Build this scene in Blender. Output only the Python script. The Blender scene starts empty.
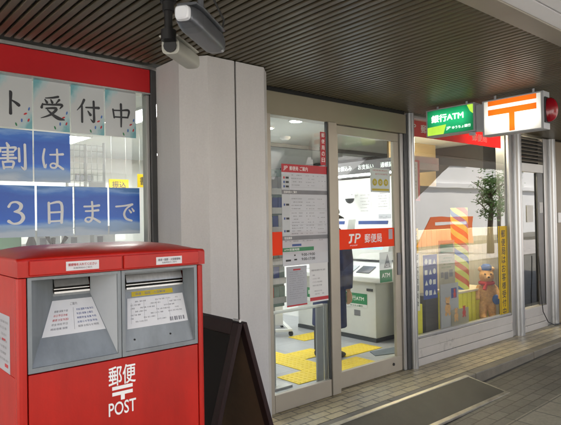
import bpy, bmesh, math, random
from math import sin, cos, pi, radians as R
from mathutils import Vector, Matrix
random.seed(7)
S = bpy.context.scene
COL = S.collection

# ------------------------------------------------------------------ camera
cd = bpy.data.cameras.new('camera'); cam = bpy.data.objects.new('camera', cd); COL.objects.link(cam)
cd.sensor_width = 36; cd.lens = 35.36; cd.clip_start = .05; cd.clip_end = 600
_r = Vector((0.75858889, -0.65134562, -0.01708181)); _u = Vector((0.00553091, -0.01977832, 0.99978909)); _f = Vector((0.65154609, 0.75852337, 0.01140108))
cam.matrix_world = Matrix(((_r.x, _u.x, -_f.x, 0), (_r.y, _u.y, -_f.y, 0), (_r.z, _u.z, -_f.z, 1.5), (0, 0, 0, 1)))
S.camera = cam
# ------------------------------------------------------------------ world, sun, exposure
SUN_EL, SUN_AZ = R(52), R(42)          # azimuth clockwise from +Y: the sun stands behind the building
w = bpy.data.worlds.new('World'); S.world = w; w.use_nodes = True
nt = w.node_tree; bg = nt.nodes['Background']
sky = nt.nodes.new('ShaderNodeTexSky'); sky.sky_type = 'NISHITA'; sky.sun_disc = False
sky.air_density = .8; sky.dust_density = 2.5; sky.ozone_density = .6; sky.sun_elevation = SUN_EL; sky.sun_rotation = SUN_AZ
nt.links.new(sky.outputs[0], bg.inputs[0]); bg.inputs[1].default_value = 0.15
sl = bpy.data.lights.new('sun', 'SUN'); sl.energy = 5.0; sl.angle = R(0.5); sl.color = (1, .95, .87)
so = bpy.data.objects.new('sun', sl); COL.objects.link(so)
sd = Vector((sin(SUN_AZ) * cos(SUN_EL), cos(SUN_AZ) * cos(SUN_EL), sin(SUN_EL)))
so.rotation_euler = sd.to_track_quat('Z', 'Y').to_euler(); so.location = (0, 0, 20)
vs = S.view_settings; vs.view_transform = 'Standard'; vs.look = 'None'; vs.gamma = 1; vs.use_curve_mapping = False
vs.exposure = 1.52
S.display_settings.display_device = 'sRGB'
try:
    S.cycles.max_bounces = 10; S.cycles.transparent_max_bounces = 24; S.cycles.use_denoising = True
except Exception: pass

# ------------------------------------------------------------------ materials
def lin(c):
    if isinstance(c, str):
        c = [int(c[i:i + 2], 16) / 255 for i in (0, 2, 4)]
        return tuple(x / 12.92 if x <= .04045 else ((x + .055) / 1.055) ** 2.4 for x in c)
    return tuple(c)
MC = {}
def mat(name, color, rough=.5, metal=0, var=.12, scale=6, bump=0, bscale=60, emit=0, spec=None, coat=0, stretch=None, tube=None, stain=0, trans=0):
    if name in MC: return MC[name]
    m = bpy.data.materials.new(name); m.use_nodes = True; t = m.node_tree; N = t.nodes; L = t.links
    b = N['Principled BSDF']; c = lin(color)
    b.inputs['Roughness'].default_value = rough; b.inputs['Metallic'].default_value = metal
    if spec is not None: b.inputs['Specular IOR Level'].default_value = spec
    if coat: b.inputs['Coat Weight'].default_value = coat; b.inputs['Coat Roughness'].default_value = .12
    tc = N.new('ShaderNodeTexCoord'); src = tc.outputs['Object']
    if stretch:
        mp = N.new('ShaderNodeMapping'); mp.inputs['Scale'].default_value = stretch; L.new(src, mp.inputs['Vector']); src = mp.outputs['Vector']
    nz = N.new('ShaderNodeTexNoise'); nz.inputs['Scale'].default_value = scale; nz.inputs['Detail'].default_value = 8; nz.inputs['Roughness'].default_value = .65
    L.new(src, nz.inputs['Vector'])
    rp = N.new('ShaderNodeValToRGB'); e = rp.color_ramp.elements
    e[0].position = .3; e[1].position = .7
    e[0].color = (*[x * (1 - var) for x in c], 1); e[1].color = (*[min(1, x * (1 + var)) for x in c], 1)
    L.new(nz.outputs['Fac'], rp.inputs['Fac'])
    if emit:
        L.new(rp.outputs['Color'], b.inputs['Emission Color']); b.inputs['Emission Strength'].default_value = emit
    if tube:      # a lamp tube behind the acrylic: brightest along its height, falling off to the case
        sp = N.new('ShaderNodeSeparateXYZ'); L.new(tc.outputs['Generated'], sp.inputs[0])
        cr = N.new('ShaderNodeValToRGB'); q = cr.color_ramp.elements; lo = (tube[1],) * 3 + (1,); q[0].position = 0; q[0].color = lo; q[1].position = 1; q[1].color = lo
        a = q.new(tube[0]); a.color = (1, 1, 1, 1); L.new(sp.outputs['Z'], cr.inputs[0])
        cy = N.new('ShaderNodeValToRGB'); q = cy.color_ramp.elements; q[0].position = 0; q[0].color = lo; q[1].position = 1; q[1].color = lo
        for p_ in (.22, .78): a = q.new(p_); a.color = (1, 1, 1, 1)
        L.new(sp.outputs['Y'], cy.inputs[0])
        mm = N.new('ShaderNodeMath'); mm.operation = 'MULTIPLY'; L.new(cr.outputs[0], mm.inputs[0]); L.new(cy.outputs[0], mm.inputs[1])
        m2_ = N.new('ShaderNodeMath'); m2_.operation = 'MULTIPLY'; m2_.inputs[1].default_value = emit; L.new(mm.outputs[0], m2_.inputs[0]); L.new(m2_.outputs[0], b.inputs['Emission Strength'])
    if stain:      # broad streaky soiling with a shape of its own
        ms_ = N.new('ShaderNodeMapping'); ms_.inputs['Scale'].default_value = (5, 5, 1.1); L.new(tc.outputs['Object'], ms_.inputs['Vector'])
        ns = N.new('ShaderNodeTexNoise'); ns.inputs['Scale'].default_value = 1.3; ns.inputs['Detail'].default_value = 7; ns.inputs['Roughness'].default_value = .7; L.new(ms_.outputs[0], ns.inputs['Vector'])
        mrs = N.new('ShaderNodeMapRange'); mrs.inputs['From Min'].default_value = .35; mrs.inputs['From Max'].default_value = .62; mrs.inputs['To Min'].default_value = 1 - 2 * stain; mrs.inputs['To Max'].default_value = 1; L.new(ns.outputs['Fac'], mrs.inputs['Value'])
        mxs = N.new('ShaderNodeMixRGB'); mxs.blend_type = 'MULTIPLY'; mxs.inputs[0].default_value = 1; L.new(rp.outputs['Color'], mxs.inputs[1]); L.new(mrs.outputs[0], mxs.inputs[2]); L.new(mxs.outputs[0], b.inputs['Base Color'])
    else: L.new(rp.outputs['Color'], b.inputs['Base Color'])
    if trans:      # thin sheet that lets light through from behind
        tl = N.new('ShaderNodeBsdfTranslucent'); tl.inputs['Color'].default_value = (*c, 1); mt = N.new('ShaderNodeMixShader'); mt.inputs[0].default_value = trans
        L.new(b.outputs[0], mt.inputs[1]); L.new(tl.outputs[0], mt.inputs[2]); L.new(mt.outputs[0], N['Material Output'].inputs[0])
    mr = N.new('ShaderNodeMapRange'); mr.inputs['To Min'].default_value = max(.02, rough - .08); mr.inputs['To Max'].default_value = min(1, rough + .1)
    L.new(nz.outputs['Fac'], mr.inputs['Value']); L.new(mr.outputs['Result'], b.inputs['Roughness'])
    if bump:
        n2 = N.new('ShaderNodeTexNoise'); n2.inputs['Scale'].default_value = bscale; n2.inputs['Detail'].default_value = 4; L.new(tc.outputs['Object'], n2.inputs['Vector'])
        bp = N.new('ShaderNodeBump'); bp.inputs['Strength'].default_value = bump; bp.inputs['Distance'].default_value = .004
        L.new(n2.outputs['Fac'], bp.inputs['Height']); L.new(bp.outputs['Normal'], b.inputs['Normal'])
    MC[name] = m; return m

def brick_mat(name, c1, c2, mortar, bw, bh, ms, rough, offset=.5, bump=.4, var=.3, rot=0, dirt=.35):
    m = bpy.data.materials.new(name); m.use_nodes = True; t = m.node_tree; N = t.nodes; L = t.links; b = N['Principled BSDF']
    tc = N.new('ShaderNodeTexCoord'); mp = N.new('ShaderNodeMapping'); mp.inputs['Rotation'].default_value = (0, 0, rot); L.new(tc.outputs['Object'], mp.inputs['Vector'])
    br = N.new('ShaderNodeTexBrick'); br.offset = offset; br.inputs['Scale'].default_value = 1
    br.inputs['Brick Width'].default_value = bw; br.inputs['Row Height'].default_value = bh; br.inputs['Mortar Size'].default_value = ms
    br.inputs['Mortar Smooth'].default_value = .15
    br.inputs['Color1'].default_value = (*lin(c1), 1); br.inputs['Color2'].default_value = (*lin(c2), 1); br.inputs['Mortar'].default_value = (*lin(mortar), 1)
    L.new(mp.outputs['Vector'], br.inputs['Vector'])
    nz = N.new('ShaderNodeTexNoise'); nz.inputs['Scale'].default_value = 2.2; nz.inputs['Detail'].default_value = 9; nz.inputs['Roughness'].default_value = .7; L.new(tc.outputs['Object'], nz.inputs['Vector'])
    n3 = N.new('ShaderNodeTexNoise'); n3.inputs['Scale'].default_value = 45; n3.inputs['Detail'].default_value = 5; L.new(tc.outputs['Object'], n3.inputs['Vector'])
    mr = N.new('ShaderNodeMapRange'); mr.inputs['From Min'].default_value = .3; mr.inputs['From Max'].default_value = .7; mr.inputs['To Min'].default_value = 1 - dirt; mr.inputs['To Max'].default_value = 1.15; L.new(nz.outputs['Fac'], mr.inputs['Value'])
    m3 = N.new('ShaderNodeMapRange'); m3.inputs['From Min'].default_value = .3; m3.inputs['From Max'].default_value = .7; m3.inputs['To Min'].default_value = 1 - var * .5; m3.inputs['To Max'].default_value = 1 + var * .5; L.new(n3.outputs['Fac'], m3.inputs['Value'])
    mu = N.new('ShaderNodeMath'); mu.operation = 'MULTIPLY'; L.new(mr.outputs[0], mu.inputs[0]); L.new(m3.outputs[0], mu.inputs[1])
    mx = N.new('ShaderNodeMixRGB'); mx.blend_type = 'MULTIPLY'; mx.inputs[0].default_value = 1; L.new(br.outputs['Color'], mx.inputs[1]); L.new(mu.outputs[0], mx.inputs[2])
    L.new(mx.outputs[0], b.inputs['Base Color'])
    rr = N.new('ShaderNodeMapRange'); rr.inputs['To Min'].default_value = rough - .12; rr.inputs['To Max'].default_value = rough + .2; L.new(nz.outputs['Fac'], rr.inputs['Value']); L.new(rr.outputs[0], b.inputs['Roughness'])
    ad = N.new('ShaderNodeMath'); ad.operation = 'MULTIPLY_ADD'; ad.inputs[1].default_value = -1; L.new(br.outputs['Fac'], ad.inputs[0]); 
    m4 = N.new('ShaderNodeMath'); m4.operation = 'MULTIPLY'; m4.inputs[1].default_value = .35; L.new(n3.outputs['Fac'], m4.inputs[0]); L.new(m4.outputs[0], ad.inputs[2])
    bp = N.new('ShaderNodeBump'); bp.inputs['Strength'].default_value = bump; bp.inputs['Distance'].default_value = .004; L.new(ad.outputs[0], bp.inputs['Height']); L.new(bp.outputs[0], b.inputs['Normal'])
    MC[name] = m; return m

def glass_mat(name, tint=(.93, .96, .95), ior=1.62, boost=1.0):
    m = bpy.data.materials.new(name); m.use_nodes = True; t = m.node_tree; N = t.nodes; L = t.links
    N.remove(N['Principled BSDF']); out = N['Material Output']
    tr = N.new('ShaderNodeBsdfTransparent'); tr.inputs[0].default_value = (*tint, 1)
    gl = N.new('ShaderNodeBsdfGlossy'); gl.inputs['Roughness'].default_value = .0; gl.inputs[0].default_value = (1, 1, 1, 1)
    fr = N.new('ShaderNodeFresnel'); fr.inputs[0].default_value = ior
    ge = N.new('ShaderNodeNewGeometry'); sb = N.new('ShaderNodeMath'); sb.operation = 'SUBTRACT'; sb.inputs[0].default_value = boost; L.new(ge.outputs['Backfacing'], sb.inputs[1])
    sb.use_clamp = True
    mu = N.new('ShaderNodeMath'); mu.operation = 'MULTIPLY'; L.new(fr.outputs[0], mu.inputs[0]); L.new(sb.outputs[0], mu.inputs[1])
    # faint unevenness of float glass
    tc = N.new('ShaderNodeTexCoord'); nz = N.new('ShaderNodeTexNoise'); nz.inputs['Scale'].default_value = 1.3; L.new(tc.outputs['Object'], nz.inputs['Vector'])
    bp = N.new('ShaderNodeBump'); bp.inputs['Strength'].default_value = .06; bp.inputs['Distance'].default_value = .02; L.new(nz.outputs[0], bp.inputs['Height']); L.new(bp.outputs[0], gl.inputs['Normal'])
    mx = N.new('ShaderNodeMixShader'); L.new(mu.outputs[0], mx.inputs[0]); L.new(tr.outputs[0], mx.inputs[1]); L.new(gl.outputs[0], mx.inputs[2]); L.new(mx.outputs[0], out.inputs[0])
    MC[name] = m; return m

def wave_poster_mat():
    m = bpy.data.materials.new('blue_wave_print'); m.use_nodes = True; t = m.node_tree; N = t.nodes; L = t.links; b = N['Principled BSDF']; b.inputs['Roughness'].default_value = .35
    tc = N.new('ShaderNodeTexCoord'); sp = N.new('ShaderNodeSeparateXYZ'); L.new(tc.outputs['Generated'], sp.inputs[0])
    oi = N.new('ShaderNodeObjectInfo')
    ad = N.new('ShaderNodeVectorMath'); ad.operation = 'ADD'; L.new(tc.outputs['Object'], ad.inputs[0]); L.new(oi.outputs['Location'], ad.inputs[1])
    mp = N.new('ShaderNodeMapping'); mp.inputs['Scale'].default_value = (4, 4, 14); L.new(ad.outputs[0], mp.inputs[0])
    nz = N.new('ShaderNodeTexNoise'); nz.inputs['Scale'].default_value = 1.0; nz.inputs['Detail'].default_value = 6; L.new(mp.outputs[0], nz.inputs['Vector'])
    # height of the print + noise picks the wave colour
    mz = N.new('ShaderNodeMath'); mz.operation = 'MULTIPLY_ADD'; mz.inputs[1].default_value = .42; L.new(nz.outputs['Fac'], mz.inputs[0]); L.new(sp.outputs['Z'], mz.inputs[2])
    rp = N.new('ShaderNodeValToRGB'); e = rp.color_ramp.elements
    e[0].position = .20; e[0].color = (*lin('a9b9c9'), 1); e[1].position = .27; e[1].color = (*lin('87a2c2'), 1)
    for p, c in ((.34, '88a8d0'), (.40, '2f72d0'), (.46, '1d60c6'), (.80, '1756b8'), (.88, '2b6cc6'), (.93, '6c98d2'), (.97, '3a74b8')):
        if p <= 1: q = e.new(p); q.color = (*lin(c), 1)
    dv = N.new('ShaderNodeMath'); dv.operation = 'MULTIPLY'; dv.inputs[1].default_value = .8; L.new(mz.outputs[0], dv.inputs[0]); L.new(dv.outputs[0], rp.inputs[0])
    vo = N.new('ShaderNodeTexVoronoi'); vo.inputs['Scale'].default_value = 70; L.new(ad.outputs[0], vo.inputs['Vector'])
    lt = N.new('ShaderNodeMath'); lt.operation = 'LESS_THAN'; lt.inputs[1].default_value = .13; L.new(vo.outputs['Distance'], lt.inputs[0])
    m1 = N.new('ShaderNodeMath'); m1.operation = 'MULTIPLY'; m1.inputs[1].default_value = .12; L.new(lt.outputs[0], m1.inputs[0])
    mx = N.new('ShaderNodeMixRGB'); L.new(m1.outputs[0], mx.inputs[0]); L.new(rp.outputs[0], mx.inputs[1]); mx.inputs[2].default_value = (*lin('8fb0cf'), 1)
    L.new(mx.outputs[0], b.inputs['Base Color']); MC['wave'] = m; return m

def teal_poster_mat():
    m = bpy.data.materials.new('pale_teal_print'); m.use_nodes = True; t = m.node_tree; N = t.nodes; L = t.links; b = N['Principled BSDF']; b.inputs['Roughness'].default_value = .35
    tc = N.new('ShaderNodeTexCoord'); sp = N.new('ShaderNodeSeparateXYZ'); L.new(tc.outputs['Generated'], sp.inputs[0])
    nz = N.new('ShaderNodeTexNoise'); nz.inputs['Scale'].default_value = 7; L.new(tc.outputs['Generated'], nz.inputs['Vector'])
    d = N.new('ShaderNodeMath'); d.operation = 'SUBTRACT'; L.new(sp.outputs['X'], d.inputs[0]); L.new(sp.outputs['Z'], d.inputs[1])   # +1 lower right, -1 upper left
    a = N.new('ShaderNodeMath'); a.operation = 'ABSOLUTE'; L.new(d.outputs[0], a.inputs[0])
    s = N.new('ShaderNodeMath'); s.operation = 'MULTIPLY_ADD'; s.inputs[1].default_value = .3; L.new(nz.outputs['Fac'], s.inputs[0]); L.new(a.outputs[0], s.inputs[2])
    rp = N.new('ShaderNodeValToRGB'); e = rp.color_ramp.elements; e[0].position = .66; e[0].color = (*lin('b9bebf'), 1); e[1].position = 1.0; e[1].color = (*lin('6aa3ab'), 1)
    q = e.new(.84); q.color = (*lin('a0bdc1'), 1)
    L.new(s.outputs[0], rp.inputs[0]); L.new(rp.outputs[0], b.inputs['Base Color']); MC['teal'] = m; return m

M = {}
def defs():
    M['slat'] = mat('slat_aluminium', (.105, .088, .055), .36, .45, .2, 3)
    M['slatback'] = mat('slat_backing', (.012, .010, .006), .7)
    M['dark'] = mat('dark_gap', (.012, .012, .011), .8)
    M['beam'] = mat('bronze_beam', (.34, .31, .26), .4, .25, .12, 2)
    M['soffit'] = mat('soffit_paint', (.85, .85, .87), .5, 0, .04, 2)
    M['clad'] = mat('column_cladding', (.52, .51, .50), .45, 0, .05, 90, .45, 230, stain=.03)
    M['clad_dark'] = mat('joint_seal', (.03, .03, .03), .7)
    M['head'] = mat('header_metal', (.27, .245, .175), .36, .3, .06, 2)
    M['alu'] = mat('brushed_aluminium', (.46, .46, .455), .32, .85, .1, 4, stretch=(30, 30, 1))
    M['alu2'] = mat('stainless_post', (.46, .47, .48), .3, .9, .06, 4, stretch=(40, 40, 1))
    M['alud'] = mat('dark_anodised', (.09, .093, .096), .35, .6, .1, 5)
    M['beige'] = mat('beige_door_metal', (.37, .335, .275), .4, .35, .06, 3)
    M['rubber'] = mat('black_rubber', (.015, .015, .015), .6)
    M['fascia'] = mat('red_fascia', (.45, .010, .014), .42, 0, .1, 3, spec=.3)
    M['sill'] = mat('sill_panel', (.43, .41, .385), .28, 0, .1, 2, .1, 20)
    M['tan'] = mat('tan_wall_panel', (.17, .125, .065), .4, 0, .1, 3)
    M['kerb'] = mat('kerb_concrete', (.14, .125, .095), .55, 0, .25, 5, .4, 90)
    M['concrete'] = mat('building_concrete', (.42, .40, .37), .7, 0, .15, 1.5, .2, 40)
    M['asphalt'] = mat('pale_concrete_road', (.42, .40, .37), .85, 0, .3, 4, .5, 120)  # unseen road surface made pale to bounce light under the canopy
    M['earth'] = mat('far_ground', (.12, .12, .11), .9, 0, .2, .6)
    M['plate'] = mat('ramp_steel', (.046, .043, .034), .5, .2, .35, 5, .5, 220)
    M['trim'] = mat('ramp_trim', (.36, .34, .29), .42, .85, .25, 8)
    M['red'] = mat('post_red', (.44, .011, .005), .36, 0, .1, 3, .05, 200, coat=.08, spec=.28, stain=.12)
    M['grey'] = mat('slot_grey', (.20, .22, .23), .42, .15, .1, 5, .08, 250, stain=.14)
    M['ltgrey'] = mat('light_grey', (.43, .45, .465), .4, .1, .06)
    M['paperw'] = mat('notice_paper', (.66, .665, .70), .5, 0, .04, 5, trans=.3)
    M['paper'] = mat('paper', (.76, .76, .76), .55, 0, .04, 5, trans=.25)
    M['paperg'] = mat('grey_paper', (.50, .51, .55), .5, 0, .06, 5, trans=.3)
    M['white'] = mat('white_paint', (.78, .78, .77), .45, 0, .04, 3)
    M['wtext'] = mat('white_ink', (.80, .79, .77), .5, 0, .04)
    M['black'] = mat('black_ink', (.02, .02, .022), .5)
    M['brush'] = mat('brush_ink', (.018, .02, .025), .45)
    M['bluetext'] = mat('pale_blue_ink', (.66, .69, .70), .45)
    M['inkgrey'] = mat('grey_ink', (.17, .17, .185), .5)
    M['inkblue'] = mat('blue_ink', (.03, .07, .25), .5)
    M['inkred'] = mat('red_ink', (.45, .02, .03), .5)
    M['orange'] = mat('orange_red_film', (.85, .085, .012), .45, 0, .05, spec=.3, trans=.5)
    M['green'] = mat('green_film', (.015, .19, .07), .4, 0, .08)
    M['yellow'] = mat('yellow_film', (.74, .56, .012), .45, 0, .06, trans=.45)
    M['board'] = mat('blackboard', (.009, .008, .007), .65, 0, .2, spec=.15)
    M['wood'] = mat('dark_wood_frame', (.020, .009, .009), .5, 0, .4, 3, .1, 50, stretch=(40, 40, 2), spec=.2)
    M['hard'] = mat('hardboard_back', (.10, .06, .033), .55, 0, .3, 5, .2, 90)
    M['iwall'] = mat('interior_wall_paint', (.66, .66, .64), .6, 0, .04, 2)
    M['iceil'] = mat('interior_ceiling', (.72, .74, .72), .7, 0, .03, 2)
    M['lamp'] = mat('lamp_tube', (1, .98, .94), .5, 0, .0, emit=14.5)
    M['lampt'] = mat('display_fill_tube', (1, .86, .62), .5, 0, 0, emit=120)  # glow of the added fill lamp over the display
    M['lampd'] = mat('downlight_lens', (1, .98, .95), .5, 0, 0, emit=14.0)
    M['atm'] = mat('atm_plastic', (.60, .61, .59), .4, 0, .04)
    M['atmd'] = mat('atm_dark', (.035, .04, .045), .4)
    M['screen'] = mat('atm_screen', (.12, .28, .62), .3, 0, .2, 3, emit=1.0)
    M['navy'] = mat('navy_cloth', (.012, .022, .085), .8, 0, .35, 14, .4, 90)
    M['skin'] = mat('skin', (.48, .29, .2), .5, 0, .08)
    M['hair'] = mat('grey_hair', (.07, .07, .065), .6, 0, .3, 40)
    M['cap'] = mat('olive_grey_cap', (.075, .085, .07), .75, 0, .2, 20, .2, 120)
    M['trouser'] = mat('charcoal_trousers', (.03, .03, .035), .8, 0, .2)
    M['cream'] = mat('cream_boards', (.62, .56, .41), .55, 0, .08, 2, stretch=(12, 12, 1))
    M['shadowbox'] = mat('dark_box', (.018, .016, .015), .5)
    M['ycloth'] = mat('yellow_cloth', (.66, .62, .02), .7, 0, .12, 5, .3, 30)
    M['posterblue'] = mat('poster_blue', (.02, .07, .36), .4, 0, .1, trans=.35)
    M['posterbeige'] = mat('poster_beige', (.46, .43, .34), .45, 0, .12, 6, trans=.4)
    M['bear'] = mat('toy_fur', (.66, .37, .14), .9, 0, .25, 40, .8, 220)
    M['bearcap'] = mat('toy_cap_blue', (.03, .10, .36), .7)
    M['scarf'] = mat('toy_scarf_red', (.50, .03, .02), .7)
    M['stripey'] = mat('stripe_yellow', (.62, .66, .12), .5); M['striper'] = mat('stripe_orange', (.62, .13, .03), .5); M['stripeb'] = mat('stripe_blue', (.05, .14, .42), .5)
    M['camw'] = mat('ivory_housing', (.42, .42, .37), .45, 0, .06)
    M['cams'] = mat('silver_housing', (.15, .16, .18), .33, .6, .08)
    M['camb'] = mat('black_bracket', (.012, .012, .013), .45)
    M['lens'] = mat('pale_front_window', (.72, .75, .80), .12, 0, .03, coat=.5)
    M['signcase'] = mat('sign_case', (.47, .49, .52), .4, .3, .06)
    M['slw'] = mat('lit_white_acrylic', (.9, .88, .80), .4, 0, .02, emit=.95, tube=(.35, .3))
    M['slo'] = mat('lit_orange_acrylic', (.85, .16, .008), .4, 0, .03, emit=.55, tube=(.25, .5))
    M['slg'] = mat('lit_green_acrylic', (.012, .30, .11), .4, 0, .12, 5, emit=.75, tube=(.68, .25))
    M['sll'] = mat('lit_lime_acrylic', (.33, .55, .05), .4, 0, .15, emit=.5)
    M['slt'] = mat('lit_white_letter', (.85, .95, .88), .4, 0, 0, emit=.55)
    M['redlamp'] = mat('red_lamp_dome', (.28, .004, .012), .18, 0, .1, coat=.6)
    M['tact'] = mat('yellow_tactile_rubber', (.68, .50, .02), .55, 0, .1, 12, .9, 55)
    M['mat'] = mat('slate_floor_mat', (.10, .125, .155), .8, 0, .15, 20, .5, 120)
    M['plastgreen'] = mat('green_panel', (.12, .33, .16), .5)
    M['leafrack'] = mat('leaflet_green', (.19, .27, .24), .5, 0, .2)
    M['bark'] = mat('bark', (.10, .075, .05), .85, 0, .3, 10, .6, 40)
    M['leaf'] = mat('leaf', (.12, .24, .07), .6, 0, .4, 3, trans=.55)
    M['bwhite'] = mat('white_render', (.84, .84, .82), .7, 0, .05, .6)
    M['btan'] = mat('tan_tile', (.34, .27, .19), .6, 0, .15, 1)
    M['stair'] = mat('stair_concrete', (.13, .11, .085), .7, 0, .15, 1.5)
    M['fasciat'] = mat('red_band_film', (.62, .012, .016), .45, 0, .08, 3, trans=.5)
    M['awn'] = mat('orange_awning', (.70, .13, .02), .6, 0, .06)
    M['wglass'] = mat('dark_window', (.05, .06, .07), .08, 0, .1)
    M['glass'] = glass_mat('shop_glass'); M['glassr'] = glass_mat('display_glass', ior=2.2, tint=(.95, .96, .93))
    M['wave'] = wave_poster_mat(); M['teal'] = teal_poster_mat()
    M['platform'] = brick_mat('platform_tiles', (.44, .37, .225), (.34, .28, .165), (.085, .075, .05), .19, .085, .006, .34, dirt=.3)
    M['pave'] = brick_mat('dark_pavers', (.115, .107, .088), (.083, .077, .063), (.035, .03, .02), .20, .10, .006, .5, dirt=.45)
    M['pavel'] = brick_mat('light_pavers', (.20, .185, .145), (.165, .155, .12), (.06, .058, .05), .30, .30, .007, .5, offset=0, dirt=.4)
    M['ifloor'] = brick_mat('grey_floor_tiles', (.34, .35, .37), (.31, .32, .34), (.22, .22, .23), .45, .45, .004, .3, offset=0, bump=.1, var=.1, dirt=.12)
defs()

# ------------------------------------------------------------------ mesh helpers
def wloc(o):
    v = Vector((0, 0, 0))
    while o is not None: v += o.location; o = o.parent
    return v
def tag(o, label=None, cat=None, group=None, kind=None):
    if label: o['label'] = label
    if cat: o['category'] = cat
    if group: o['group'] = group
    if kind: o['kind'] = kind
    return o
def thing(name, loc, label, cat, group=None):
    o = bpy.data.objects.new(name, None); COL.objects.link(o); o.location = loc; o.empty_display_size = .1
    return tag(o, label, cat, group)
GLY = {}
def glyphs(s):
    if s in GLY: return GLY[s]
    c = bpy.data.curves.new('lettering', 'FONT'); c.body = s; c.size = 1; c.resolution_u = 3
    o = bpy.data.objects.new('lettering', c); me = o.to_mesh()
    vs_ = [(v.co.x, v.co.y) for v in me.vertices]; fs = [tuple(p.vertices) for p in me.polygons]
    o.to_mesh_clear(); bpy.data.objects.remove(o); bpy.data.curves.remove(c)
    GLY[s] = (vs_, fs); return vs_, fs

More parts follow.
